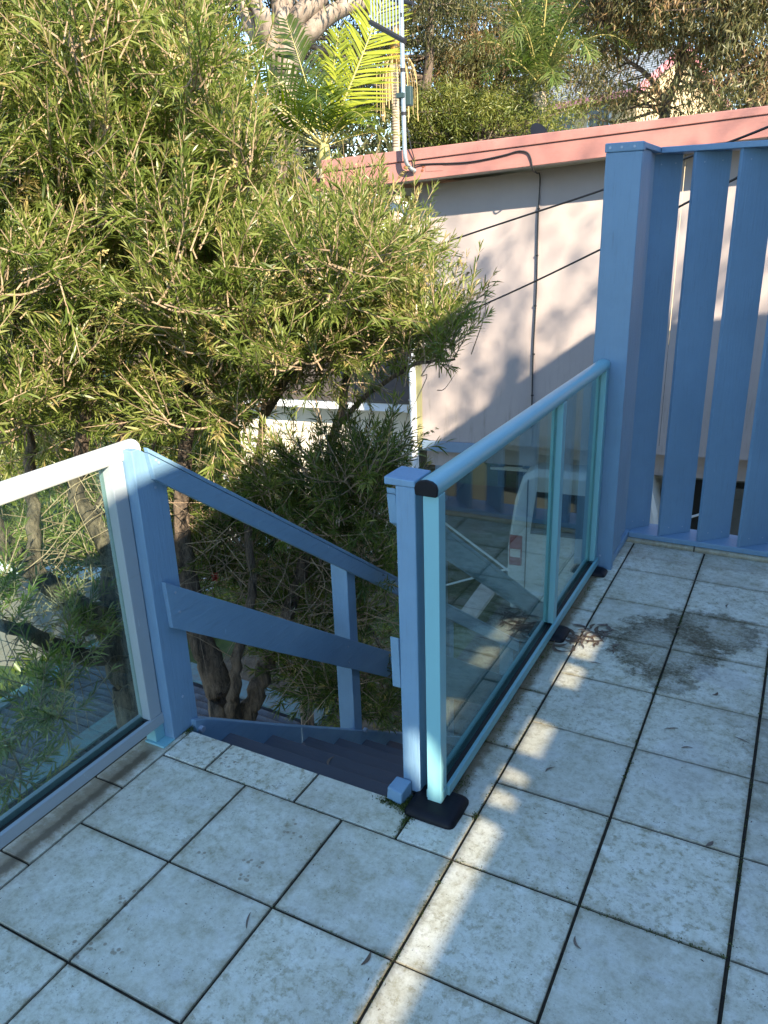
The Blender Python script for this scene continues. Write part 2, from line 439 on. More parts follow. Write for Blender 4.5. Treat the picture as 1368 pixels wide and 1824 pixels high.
# ------------------------------------------------------------------ mesh helpers
class MB:
    def __init__(self):
        self.v = []; self.f = []
    def box(self, x0, x1, y0, y1, z0, z1):
        n = len(self.v)
        self.v += [(x0, y0, z0), (x1, y0, z0), (x1, y1, z0), (x0, y1, z0), (x0, y0, z1), (x1, y0, z1), (x1, y1, z1), (x0, y1, z1)]
        self.f += [tuple(n + i for i in q) for q in ((3, 2, 1, 0), (4, 5, 6, 7), (0, 1, 5, 4), (1, 2, 6, 5), (2, 3, 7, 6), (3, 0, 4, 7))]
        return self
    def hexa(self, bottom, top):
        n = len(self.v); k = len(bottom)
        self.v += list(bottom) + list(top)
        self.f.append(tuple(n + i for i in reversed(range(k))))
        self.f.append(tuple(n + k + i for i in range(k)))
        for i in range(k):
            j = (i + 1) % k
            self.f.append((n + i, n + j, n + k + j, n + k + i))
        return self
    def prism_y(self, prof, y0, y1):            # (x, z) profile run along y
        return self.hexa([(p[0], y0, p[1]) for p in prof], [(p[0], y1, p[1]) for p in prof])
    def prism_x(self, prof, x0, x1):            # (y, z) profile run along x
        return self.hexa([(x0, p[0], p[1]) for p in prof], [(x1, p[0], p[1]) for p in prof])
    def prism_z(self, prof, z0, z1):
        return self.hexa([(p[0], p[1], z0) for p in prof], [(p[0], p[1], z1) for p in prof])
    def tube(self, pts, rad, sides=8, caps=True):
        pts = [Vector(p) for p in pts]
        if isinstance(rad, (int, float)):
            rad = [rad] * len(pts)
        n0 = len(self.v)
        up = None
        for i, p in enumerate(pts):
            t = (pts[min(i + 1, len(pts) - 1)] - pts[max(i - 1, 0)])
            t = t.normalized() if t.length > 1e-9 else Vector((0, 0, 1))
            if up is None:
                up = Vector((1, 0, 0)) if abs(t.x) < 0.8 else Vector((0, 1, 0))
            a = (up - t * up.dot(t)).normalized()
            up = a
            b = t.cross(a)
            for k in range(sides):
                w = 2 * math.pi * k / sides
                q = p + (a * math.cos(w) + b * math.sin(w)) * rad[i]
                self.v.append(tuple(q))
        for i in range(len(pts) - 1):
            for k in range(sides):
                a0 = n0 + i * sides + k; a1 = n0 + i * sides + (k + 1) % sides
                self.f.append((a0, a1, a1 + sides, a0 + sides))
        if caps:
            self.f.append(tuple(n0 + k for k in reversed(range(sides))))
            self.f.append(tuple(n0 + (len(pts) - 1) * sides + k for k in range(sides)))
        return self
    def mesh(self, name, m, smooth_=False, frame=None, inv=None):
        me = bpy.data.meshes.new(name)
        vs = self.v
        if frame is not None:
            vs = [tuple(frame @ Vector(p)) for p in vs]
        if inv is not None:
            vs = [tuple(inv @ Vector(p)) for p in vs]
        me.from_pydata(vs, [], self.f)
        bm = bmesh.new(); bm.from_mesh(me)
        bmesh.ops.recalc_face_normals(bm, faces=bm.faces)
        bm.to_mesh(me); bm.free()
        if m:
            me.materials.append(m)
        if smooth_:
            me.polygons.foreach_set('use_smooth', [True] * len(me.polygons))
        return me

def tagit(o, label, cat, group=None):
    o['label'] = label; o['category'] = cat
    if group:
        o['group'] = group
    return o

def thing(name, label, cat, loc=(0, 0, 0), rz=0.0, group=None):
    o = bpy.data.objects.new(name, None)
    o.empty_display_size = 0.1
    COL.objects.link(o)
    o.location = loc; o.rotation_euler = (0, 0, rz)
    return tagit(o, label, cat, group)

def mat_of(o):
    m = Matrix.Translation(o.location) @ o.rotation_euler.to_matrix().to_4x4()
    return mat_of(o.parent) @ m if o.parent else m

def part(name, mb, m, parent, smooth_=False, frame=None, bevel=0.0, label=None, stuff=False):
    """mesh given in world coordinates (or in FRAME), made a child of PARENT"""
    inv = mat_of(parent).inverted() if parent else None
    o = bpy.data.objects.new(name, mb.mesh(name, m, smooth_, frame, inv))
    COL.objects.link(o)
    if parent:
        o.parent = parent
    if bevel:
        b = o.modifiers.new('edge', 'BEVEL'); b.width = bevel; b.segments = 2; b.limit_method = 'ANGLE'
    if label:
        o['label'] = label
    if stuff:
        o['kind'] = 'stuff'
    return o

def structure(name, mb, m):
    o = part(name, mb, m, None)
    o['kind'] = 'structure'
    return o

def curve_pts(pts, n=6):
    """Catmull-Rom through points"""
    P = [Vector(p) for p in pts]
    if len(P) < 3:
        return P
    Q = [P[0] * 2 - P[1]] + P + [P[-1] * 2 - P[-2]]
    out = []
    for i in range(1, len(Q) - 2):
        for k in range(n):
            t = k / n
            a, b, c, d = Q[i - 1], Q[i], Q[i + 1], Q[i + 2]
            out.append(0.5 * ((2 * b) + (c - a) * t + (2 * a - 5 * b + 4 * c - d) * t * t + (3 * b - a - 3 * c + d) * t ** 3))
    out.append(P[-1])
    return out

def quads_mesh(name, V, F4, tint, m, parent, stuff=True):
    """V (n,3) float, F4 list of equal sized index arrays; world coordinates"""
    inv = np.array(mat_of(parent).inverted()) if parent else np.eye(4)
    V = V @ inv[:3, :3].T + inv[:3, 3]
    me = bpy.data.meshes.new(name)
    me.vertices.add(len(V)); me.vertices.foreach_set('co', V.astype(np.float32).ravel())
    idx = np.concatenate([f.ravel() for f in F4]); cnt = np.concatenate([np.full(len(f), f.shape[1]) for f in F4])
    me.loops.add(len(idx)); me.loops.foreach_set('vertex_index', idx.astype(np.int32))
    me.polygons.add(len(cnt))
    st = np.concatenate([[0], np.cumsum(cnt)[:-1]])
    me.polygons.foreach_set('loop_start', st.astype(np.int32))
    me.polygons.foreach_set('loop_total', cnt.astype(np.int32))
    me.update(calc_edges=True)
    if tint is not None:
        a = me.attributes.new('tint', 'FLOAT', 'FACE')
        a.data.foreach_set('value', np.concatenate(tint).astype(np.float32))
    me.materials.append(m)
    o = bpy.data.objects.new(name, me)
    COL.objects.link(o)
    if parent:
        o.parent = parent
    if stuff:
        o['kind'] = 'stuff'
    return o

def unit(a):
    return a / np.maximum(np.linalg.norm(a, axis=-1, keepdims=True), 1e-9)

def leaves(P, D, L, W, tint, droop=0.12, roll=None):
    """lance shaped folded leaves: base P, direction D, length L, width W"""
    n = len(P)
    D = unit(D)
    ref = unit(rng.normal(size=(n, 3)) + np.array([0, 0, 1.2]))
    S = unit(np.cross(D, ref)); N = np.cross(S, D)
    L = L[:, None]; W = W[:, None]
    dr = droop * L * rng.uniform(.2, 1.8, (n, 1))
    c = [P, P + D * L * .32 + N * dr * .25 , P + D * L * .68 + N * dr * .05 - np.array([0, 0, 1]) * dr * .3, P + D * L - np.array([0, 0, 1]) * dr]
    V = np.stack([c[0], c[1] - S * W * .5, c[1] + S * W * .5, c[2] - S * W * .42, c[2] + S * W * .42, c[3]], 1).reshape(-1, 3)
    b = (np.arange(n) * 6)[:, None]
    t1 = b + np.array([[0, 2, 1]]); t2 = b + np.array([[3, 4, 5]]); q = b + np.array([[1, 2, 4, 3]])
    return V, [t1, t2, q], [tint, tint, tint]

def diamonds(P, D, L, W, tint):
    n = len(P); D = unit(D)
    S = unit(np.cross(D, rng.normal(size=(n, 3))))
    N = np.cross(S, D)
    mid = P + D * L[:, None] * .45 + N * L[:, None] * .06
    V = np.stack([P, mid - S * W[:, None] * .5, P + D * L[:, None], mid + S * W[:, None] * .5], 1).reshape(-1, 3)
    b = (np.arange(n) * 4)[:, None]
    return V, [b + np.array([[0, 1, 2]]), b + np.array([[0, 2, 3]])], [tint, tint]

# ------------------------------------------------------------------ setting: ground, drive, path
GZ = -2.75
g = MB()
g.v = [(-260, -120, GZ), (260, -120, GZ), (260, 320, GZ), (-260, 320, GZ)]; g.f = [(0, 1, 2, 3)]
structure('ground', g, ground_m)
g = MB().box(-2.15, 9.0, 0.6, 13.0, GZ - .1, GZ + .004)
structure('driveway', g, concrete_m)
g = MB().prism_z([(-13, 1.2), (-6.2, 3.4), (-5.6, 5.6), (-8.5, 4.9), (-14, 3.2)], GZ - .1, GZ + .005)
structure('garden_path', g, path_m)
g = MB()
kp = [(-14.0, 3.25), (-11, 4.1), (-8.5, 4.95), (-7.2, 5.3), (-5.6, 5.65)]
for (a, b) in zip(kp[:-1], kp[1:]):
    g.hexa([(a[0], a[1], GZ - .05), (b[0], b[1], GZ - .05), (b[0], b[1] + .13, GZ - .05), (a[0], a[1] + .13, GZ - .05)],
           [(a[0], a[1], GZ + .12), (b[0], b[1], GZ + .12), (b[0], b[1] + .13, GZ + .12), (a[0], a[1] + .13, GZ + .12)])
structure('path_kerb', g, white_paint_m)

# ------------------------------------------------------------------ deck floor with its tiles
slab = MB()
slab.box(-1.11, 2.2, -3.2, 0.462, -0.18, -0.0065)
slab.box(-0.135, 2.2, 0.462, 2.86, -0.18, -0.0065)
deck = structure('deck_floor', slab, grout_m)
T = 0.33
tile_meshes = {}
def tile_mesh(w, d):
    key = (round(w, 3), round(d, 3))
    if key not in tile_meshes:
        me = bpy.data.meshes.new('tile')
        bm = bmesh.new()
        r = bmesh.ops.create_cube(bm, size=1.0)
        for v in bm.verts:
            v.co = Vector((v.co.x * w, v.co.y * d, v.co.z * 0.008 - 0.004))
        ed = [e for e in bm.edges if all(v.co.z > -0.002 for v in e.verts)]
        bmesh.ops.bevel(bm, geom=ed, offset=0.0016, segments=2, affect='EDGES', profile=0.5)
        bm.to_mesh(me); bm.free()
        me.materials.append(tile_m)
        tile_meshes[key] = me
    return tile_meshes[key]
def lay(x0, x1, y0, y1, joint=0.0078):
    o = bpy.data.objects.new('tile', tile_mesh(x1 - x0 - joint, y1 - y0 - joint))
    COL.objects.link(o)
    o.parent = deck
    o.location = ((x0 + x1) / 2 + random.uniform(-.0007, .0007), (y0 + y1) / 2 + random.uniform(-.0007, .0007), random.uniform(-.0006, .0006))
    o.rotation_euler = (random.uniform(-.0022, .0022), random.uniform(-.0022, .0022), random.uniform(-.002, .002))
    return o
for a in range(-3, 0):
    for b in range(-9, 1):
        lay(a * T + (0.005 if a == -3 else 0), (a + 1) * T, b * T, (b + 1) * T)
for a in range(0, 6):
    for b in range(-9, 8):
        lay(a * T, (a + 1) * T, b * T, (b + 1) * T)
for k in range(-9, 2):                                   # narrow cut tiles along the left balustrade
    y1 = 0.492 if k == 1 else 0.16 + k * T
    if k == 1:
        lay(-1.10, -0.985, 0.16, 0.46)
    else:
        lay(-1.10, -0.985, y1 - T, y1)
for x0, x1 in ((-0.985, -0.820), (-0.820, -0.4925), (-0.4925, -0.165), (-0.165, 0.0)):   # half tiles at the stair head
    lay(x0, x1, T, 0.497 if x1 == 0.0 else 0.468)
yb = [0.468, 0.497, 0.827, 1.16, 1.495, 1.83, 2.16, 2.45, 2.64]
for y0, y1 in zip(yb[1:-1], yb[2:]):                     # narrow tiles beside the right balustrade
    lay(-0.125, 0.0, y0, y1)
for k in range(6):                                        # rounded sill tiles under the slat screen
    s = MB()
    x0 = -0.05 + k * T + .003; x1 = x0 + T - .006
    prof = [(2.643, -.006), (2.643, .009), (2.646, .014), (2.652, .017), (2.66, .018), (2.72, .018), (2.72, -.006)]
    s.prism_x(prof, x0, x1)
    part('sill_tile', s, tile_m, deck)
fb = MB().box(-0.985, -0.26, 0.4625, 0.482, -0.17, -0.02)
part('deck_edge_board', fb, dark_timber_paint, deck)
db = MB()
for y in (-3.0, -1.8, -0.6):
    db.box(-1.1, 2.2, y, y + .05, -0.36, -0.181)
part('floor_joist', db, wood_old_m, deck, stuff=True)
dp = MB()
for (x, y) in ((-1.0, -2.6), (-1.0, 0.3), (-0.05, 2.7), (2.0, 2.7)):
    dp.box(x - .05, x + .05, y - .05, y + .05, GZ, -0.181)
part('deck_stump', dp, wood_old_m, deck, stuff=True)

# ------------------------------------------------------------------ stairs
T_SL = -0.698
stair = thing('staircase', 'slate painted timber staircase dropping away from the tiled deck edge', 'stairs', (-0.6, 0.46, GZ))
def stringer(x0, x1):
    prof = [(0.484, 0.03), (0.54, 0.0), (0.93, -0.278), (4.2, -2.56), (4.2, GZ), (4.05, GZ), (0.484, -0.28)]
    return MB().prism_x(prof, x0, x1)
part('stringer', stringer(-1.02, -0.98), rail_paint, stair, bevel=.003)
part('stringer', stringer(-0.262, -0.222), timber_paint, stair, bevel=.003)
for n in range(15):
    yn = 0.641 + 0.2335 * n; zt = -0.12 - 0.1632 * n
    part('tread', MB().box(-0.9795, -0.2625, yn - 0.262, yn, zt - 0.036, zt), dark_timber_paint, stair, bevel=.004)
b0 = MB().tube([(-0.98, 0.50, -0.012), (-0.965, 0.50, -0.012)], 0.011, 10)
part('coach_bolt', b0, screw_metal, stair, smooth_=False)
b0 = MB().tube([(-0.98, 1.56, -0.71), (-0.965, 1.56, -0.71)], 0.011, 10)
part('coach_bolt', b0, screw_metal, stair)

def railing(side):
    """side -1: the left hand rail of the stairs; +1: the right hand one"""
    if side < 0:
        t = thing('stair_railing', 'blue grey timber railing left of the stairs, sloping boards on a broad post', 'railing', (-1.025, 0.46, GZ))
        xa, xb = -1.0, -0.983
        newel = MB().prism_x([(0.400, -0.62), (0.517, -0.62), (0.517, 0.905), (0.425, 0.968), (0.400, 0.968)], -1.05, -1.0)
        part('newel_post', newel, timber_paint, t, bevel=.0025)
        posts = [(1.51, 1.578), (2.62, 2.69), (3.75, 3.82)]
        px0, px1 = -1.082, -1.0
    else:
        t = thing('stair_railing', 'pale blue stair post with stub board ends right beside the sea green glass panel', 'railing', (-0.2, 0.53, GZ))
        xa, xb = -0.252, -0.227
        newel = MB().box(-0.2265, -0.172, 0.505, 0.60, 0.012, 0.934)
        part('newel_post', newel, timber_paint, t, bevel=.003)
        part('post_cap', MB().prism_y([(-0.257, .9345), (-0.172, .9345), (-0.172, .952), (-0.257, .955)], 0.503, 0.602), timber_paint, t, bevel=.003)
        posts = [(2.62, 2.69), (3.75, 3.82)]
        px0, px1 = -0.2265, -0.172
    y0 = 0.445 if side < 0 else 0.505
    y1 = 3.9
    def zt(y): return 0.97 + T_SL * (y - 0.445)
    up = MB().prism_x([(y0, zt(y0) - .018), (y0 + .012, zt(y0) - .100), (y1, zt(y1) - .104), (y1, zt(y1) - .0182)], xa, xb)
    part('top_rail', up, rail_paint, t, bevel=.002)
    cap = MB().prism_x([(y0 + .001, zt(y0) - .017), (y1, zt(y1) - .0172), (y1, zt(y1)), (y0 - .002, zt(y0) - .001)], xa + .001, xb + .0012)
    part('rail_cap', cap, rail_paint, t, bevel=.002)
    def zl(y): return 0.555 + (-0.705) * (y - 0.437)
    lo = MB().prism_x([(y0 - .006, zl(y0)), (y0, zl(y0) - .158), (y1, zl(y1) - .148), (y1, zl(y1))], xa, xb)
    part('middle_rail', lo, rail_paint, t, bevel=.002)
    for (p0, p1) in posts:
        ym = (p0 + p1) / 2
        part('post', MB().box(px0, px1, p0, p1, max(GZ, zt(ym) - 1.02), zt(ym) - .02), timber_paint, t, bevel=.003)
    if side < 0:
        for (y, z) in ((0.475, 0.50), (0.482, 0.43), (0.47, 0.925), (0.48, 0.915), (1.46, -0.21), (1.46, -0.29), (1.35, .31), (0.462, 0.13), (0.47, 0.84)):
            xx = xb if z > .86 or .35 < z < .56 or y > 1 else -1.0
            part('screw', MB().tube([(xx - .002, y, z), (xx + .0016, y, z)], 0.0045, 8), screw_metal, t)
railing(-1)
railing(1)

# ------------------------------------------------------------------ glass balustrades
def rail_profile(xc, zb, w=0.060, h=0.040):
    return [(xc - w * .42, zb), (xc + w * .42, zb), (xc + w * .47, zb + h * .08), (xc + w * .5, zb + h * .45), (xc + w * .44, zb + h * .74), (xc + w * .26, zb + h * .93), (xc, zb + h),
            (xc - w * .26, zb + h * .93), (xc - w * .44, zb + h * .74), (xc - w * .5, zb + h * .45), (xc - w * .47, zb + h * .08)]

t = thing('glass_balustrade', 'sea green framed glass balustrade with black capped handrail, running to the tall slatted screen', 'balustrade', (-0.118, 1.38, 0))
hr = part('handrail', MB().prism_y(rail_profile(-0.126, 0.930), 0.478, 2.262), alu_coat, t, smooth_=True)
hr.modifiers.new('split', 'EDGE_SPLIT').split_angle = math.radians(38)
part('end_cap', MB().prism_y(rail_profile(-0.126, 0.9295, .0615, .0412), 0.468, 0.4775), black_plastic, hr, bevel=.003)
for (y0, y1) in ((0.480, 0.520), (1.555, 1.598), (2.205, 2.246)):
    part('post', MB().box(-0.139, -0.097, y0, y1, 0.0 if y0 < 1 else 0.056, 0.9302), alu_coat, t, bevel=.002)
part('bottom_rail', MB().box(-0.143, -0.127, 0.5205, 2.262, 0.022, 0.062).box(-0.1005, -0.089, 0.5205, 2.262, 0.022, 0.056).box(-0.1275, -0.1, 0.5205, 2.262, 0.022, 0.03), alu_coat, t, bevel=.0015)
part('glazing_gasket', MB().box(-0.1175, -0.1012, 0.522, 2.204, 0.031, 0.050), rubber, t)
for (y0, y1) in ((0.521, 1.554), (1.599, 2.204)):
    part('glass_pane', MB().box(-0.1245, -0.1185, y0, y1, 0.045, 0.9295), glass, t)
for (y0, y1) in ((0.521, 1.554), (1.599, 2.204)):
    part('glazing_bead', MB().box(-0.131, -0.125, y0, y0 + .012, 0.063, 0.928).box(-0.131, -0.125, y1 - .012, y1, 0.063, 0.928), alu_coat, t, stuff=True)
def base_cover(x0, x1, y0, y1, h):
    bm = MB()
    cx, cy = (x0 + x1) / 2, (y0 + y1) / 2
    rings = [(1.0, 0.0005), (1.0, h * .25), (.93, h * .6), (.80, h * .88), (.62, h)]
    k = 20; n0 = 0
    for s, z in rings:
        for i in range(k):
            a = 2 * math.pi * i / k
            ca, sa = math.cos(a), math.sin(a)
            ex = abs(ca) ** .28 * (1 if ca > 0 else -1); ey = abs(sa) ** .28 * (1 if sa > 0 else -1)
            bm.v.append((cx + ex * (x1 - x0) / 2 * s, cy + ey * (y1 - y0) / 2 * s, z))
    for r in range(len(rings) - 1):
        for i in range(k):
            j = (i + 1) % k
            bm.f.append((r * k + i, r * k + j, (r + 1) * k + j, (r + 1) * k + i))
    bm.f.append(tuple((len(rings) - 1) * k + i for i in range(k)))
    return bm
part('base_cover', base_cover(-0.190, -0.036, 0.418, 0.555, 0.024), black_plastic, t, smooth_=True)
part('base_cover', base_cover(-0.19, -0.045, 1.515, 1.64, 0.021), black_plastic, t, smooth_=True)
part('base_cover', base_cover(-0.19, -0.038, 2.165, 2.25, 0.021), black_plastic, t, smooth_=True)
part('corner_clip', MB().box(-0.0965, -0.0945, 0.482, 0.512, 0.028, 0.06), alu_coat, t)
part('corner_clip', MB().box(-0.1415, -0.1395, 0.482, 0.512, 0.03, 0.055), alu_coat, t)

t = thing('glass_balustrade', 'white glass balustrade with sunlit handrail along the garden edge of the deck', 'balustrade', (-1.06, -1.1, 0))
hr = part('handrail', MB().prism_y(rail_profile(-1.066, 0.935, .064, .046), -3.1, 0.468), lit_white_rail_paint, t, smooth_=True)
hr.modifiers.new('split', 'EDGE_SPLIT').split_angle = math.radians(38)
part('post', MB().box(-1.085, -1.035, 0.347, 0.396, 0.0975, 0.9352), shaded_white_coat, t, bevel=.002)
part('post', MB().box(-1.085, -1.035, -1.75, -1.70, 0.0975, 0.9352), shaded_white_coat, t, bevel=.002)
part('bottom_rail', MB().box(-1.090, -1.074, -3.1, 0.398, 0.060, 0.104).box(-1.047, -1.033, -3.1, 0.432, 0.060, 0.097).box(-1.0745, -1.0465, -3.1, 0.398, 0.060, 0.068), shaded_white_coat, t, bevel=.0015)
part('glazing_gasket', MB().box(-1.0655, -1.0475, -1.699, 0.345, 0.069, 0.091), rubber, t)
part('glass_pane', MB().box(-1.0725, -1.0665, -1.699, 0.3465, 0.08, 0.9345), glass, t)
part('glass_pane', MB().box(-1.0725, -1.0665, -3.09, -1.751, 0.08, 0.9345), glass, t)
br = part('foot_bracket', MB().box(-1.08, -1.038, 0.36, 0.40, 0.007, 0.0595).box(-1.082, -1.0, 0.352, 0.452, 0.0, 0.0065), alu_coat, t, bevel=.002)
part('bolt', MB().tube([(-1.018, 0.425, 0.006), (-1.018, 0.425, 0.016)], 0.0085, 6), bolt_metal, br)
part('rivet', MB().tube([(-1.033, 0.415, 0.078), (-1.0305, 0.415, 0.078)], 0.0035, 8), bolt_metal, t)

# ------------------------------------------------------------------ privacy screen of upright louvres
t = thing('privacy_screen', 'tall blue painted screen of upright slanted slats at the far end of the deck', 'screen', (0.6, 2.7, 0))
part('corner_post', MB().box(-0.172, -0.031, 2.266, 2.300, -0.02, 1.772), timber_paint, t, bevel=.003)
cp = part('cap_plate', MB().box(-0.176, -0.027, 2.262, 2.302, 1.7725, 1.806), timber_paint, t, bevel=.004)
for x in (-0.155, -0.11, -0.062):
    part('screw', MB().tube([(x, 2.263, 1.789), (x, 2.2598, 1.789)], 0.005, 8), screw_metal, cp)
part('top_rail', MB().box(-0.030, 1.35, 2.655, 2.80, 1.782, 1.806), timber_paint, t, bevel=.003)
part('return_rail', MB().box(-0.098, -0.030, 2.3025, 2.80, 1.784, 1.8055), timber_paint, t, bevel=.003)
part('return_board', MB().box(-0.062, -0.040, 2.335, 2.50, 0.05, 1.783), timber_paint, t, bevel=.002)
part('return_board', MB().box(-0.075, -0.053, 2.512, 2.66, 0.05, 1.783), timber_paint, t, bevel=.002)
part('bottom_rail', MB().box(-0.035, 1.35, 2.657, 2.82, 0.019, 0.046), timber_paint, t, bevel=.003)
part('return_sill', MB().box(-0.10, -0.036, 2.301, 2.82, 0.012, 0.047), timber_paint, t, bevel=.003)
for k in range(-1, 7):
    x0 = 0.0995 + 0.1815 * k
    a = Vector((x0, 2.673)); b = Vector((x0 + 0.0125, 2.662)); d = Vector((0.128, 0.118))
    if k == -1:
        a = Vector((-0.068, 2.690)); b = Vector((-0.058, 2.679)); d = Vector((0.100, 0.112))
    pr = [tuple(a), tuple(b), tuple(b + d), tuple(a + d)]
    lean = random.uniform(-.003, .003)
    sl_ = part('slat', MB().hexa([(p[0], p[1], 0.0465) for p in pr], [(p[0] + lean, p[1], 1.7815) for p in pr]), timber_paint, t, bevel=.0015)
    nn = Vector((d.y, -d.x)).normalized()
    for (f_, zz_) in ((.25, 1.74), (.75, 1.745), (.28, .085), (.72, .08)):
        q_ = b + d * f_
        part('nail', MB().tube([(q_.x - nn.x * .002 + lean * (zz_ / 1.78), q_.y - nn.y * .002, zz_), (q_.x + nn.x * .0012 + lean * (zz_ / 1.78), q_.y + nn.y * .0012, zz_)], .0035, 8), screw_metal, sl_)
part('screw', MB().tube([(-0.085, 2.2665, 0.065), (-0.085, 2.2635, 0.065)], 0.005, 8), screw_metal, t)

# ------------------------------------------------------------------ small things on the tiles
o = part('timber_block', MB().hexa([(-0.256, 0.455, 0.0005), (-0.205, 0.447, 0.0005), (-0.197, 0.500, 0.0005), (-0.246, 0.502, 0.0005)],
                                   [(-0.254, 0.457, 0.042), (-0.204, 0.449, 0.040), (-0.198, 0.502, 0.052), (-0.246, 0.502, 0.052)]), timber_paint, None, bevel=.004)
tagit(o, 'small chipped pale blue timber block at the foot of the stair post', 'block')
def tuft(cx, cy, rx, ry, n, h):
    P = np.column_stack([cx + rng.normal(0, rx, n), cy + rng.normal(0, ry, n), np.full(n, .0005)])
    D = np.column_stack([rng.normal(0, .6, n), rng.normal(0, .6, n), rng.uniform(.3, 1, n)])
    return diamonds(P, D, rng.uniform(.3, 1, n) * h, rng.uniform(.002, .004, n), rng.uniform(0, .6, n))
VV, FF, TT = [], [], []
off = 0
mossy = [(-0.19, 0.462, .012, .018, 500, .018), (-0.24, 0.447, .02, .008, 300, .012), (-0.165, .43, .01, .02, 250, .01), (-0.17, .40, .004, .03, 200, .008),
         (-0.003, .50, .004, .008, 80, .01), (-0.09, .60, .012, .03, 200, .007), (-0.085, 1.02, .012, .10, 260, .006), (-.085, 1.4, .01, .08, 260, .007), (-0.08, 1.95, .01, .15, 300, .006),
         (-1.0, .462, .012, .012, 200, .012)]
for (x0, x1, y0, y1, cnt) in ((-.004, .004, -.5, .33, 420), (0.0, .33, .326, .334, 130), (.33, .66, .326, .334, 260), (.326, .334, .6, 2.5, 420), (.656, .664, .2, 2.0, 260), (-.33, 0, -.004, .004, 60), (-.7, -.3, .326, .334, 60), (-.1, 0, .822, .832, 60), (-.1, 0, 1.155, 1.165, 60)):
    for k in range(cnt // 6):
        mossy.append((random.uniform(x0, x1), random.uniform(y0, y1), .0035, .0035, random.randrange(3, 10), .005))
for k in range(9):
    mossy.append((random.choice((0.33, 0.0, 0.66)), random.uniform(.3, 2.3), .003, .06, 60, .005))
for mm in mossy:
    V, F, ti = tuft(*mm)
    VV.append(V); FF += [f + off for f in F]; TT += ti; off += len(V)
o = quads_mesh('moss', np.concatenate(VV), FF, TT, dark_leaf, None)
o['label'] = 'dark moss and grit in the tile joints and round the post feet'

def dry_leaf_mesh(curl, L=0.06, W=0.011):
    m = MB()
    n = 7
    for i in range(n):
        s = i / (n - 1)
        w = 1.35 * W * (math.sin(math.pi * min(1, s * .92 + .06)) ** .8) * .5
        x = L * (s - .5); y = curl * L * (s - .5) ** 2 * 2; z = .0016 + .006 * abs(curl) * (s - .45) ** 2 * 4 * .5
        m.v += [(x, y - w, z + .0012), (x, y, z), (x, y + w, z + .0012)]
    for i in range(n - 1):
        a = i * 3
        m.f += [(a, a + 1, a + 4, a + 3), (a + 1, a + 2, a + 5, a + 4)]
    return m
leaf_meshes = [dry_leaf_mesh(c, l, w).mesh('dry_leaf', mm) for c, l, w, mm in
               ((.25, .062, .011, dry_leaf_m), (-.4, .055, .008, grey_leaf_m), (.9, .07, .007, dry_leaf_m), (.1, .05, .013, grey_leaf_m), (-.15, .075, .006, grey_leaf_m), (.5, .04, .012, dry_leaf_m))]
def drop_leaf(x, y, k=None, rz=None, label=None, group=None, s=1.0):
    me = leaf_meshes[random.randrange(6) if k is None else k]
    o = bpy.data.objects.new('dry_leaf', me)
    COL.objects.link(o)
    o.location = (x, y, 0.0012)
    o.rotation_euler = (random.uniform(-.12, .12), random.uniform(-.06, .06), random.uniform(0, 6.28) if rz is None else rz)
    o.scale = (s, s, s)
    tagit(o, label, 'leaf', group)
for i in range(46):
    a = random.gauss(0, 1); b_ = random.gauss(0, 1)
    x = 0.028 + a * .055 + b_ * .02; y = 1.62 + b_ * .055
    if x < -.05:
        x = -.05 + random.random() * .03
    drop_leaf(x, y, label='dry curled leaf in the drift beside the black post foot', group='leaf drift at the balustrade foot', s=random.uniform(.6, 1.15))
for (x, y, k, rz, lab) in ((.584, .669, 3, 1.1, 'dry two lobed leaf on the tile joint right of the glass'), (-.052, -.025, 0, 1.5, 'dark dry leaf standing near the wide joint in the lower left tiles'),
                           (.519, 1.398, 5, 1.0, 'small brown leaf alone on the tiles past the stain'), (.412, 1.138, 4, .6, 'thin bent dry leaf on the tile in front of the stain'),
                           (-.054, 1.453, 2, -.5, 'long sickle shaped leaf lying on the cut tile by the rail'), (.62, 1.17, 4, -.35, 'straight dry leaf on the tiles at the right edge'),
                           (.47, 1.06, 1, .4, 'tiny dry leaf just below the pale worn patch'), (.35, .22, 1, 2.2, 'short dry stalk on the front right tile'),
                           (-.36, -.06, 4, 2.0, 'thin dry stalk on the lower left tile'), (.12, .78, 1, 1.0, 'small dark crumpled leaf on the tile beside the sunlit comb'),
                           (.33, 2.30, 4, .3, 'thin leaf near the far tiles before the slats'), (.48, 2.1, 1, 1.5, 'tiny leaf on the far right tiles'),
                           (.33, 1.83, 4, .9, 'thin dark leaf lying across the mossy joint'), (.40, 1.74, 2, 2.8, 'curved leaf on the brown stain'),
                           (.1, 1.43, 4, 0.1, 'long dry stalk in front of the leaf drift'), (.14, 1.54, 2, 2.4, 'curled stalk right of the leaf drift')):
    drop_leaf(x, y, k, rz, lab, 'loose leaves on the tiles', .62 if k != 2 or x > 0 else 1.5)

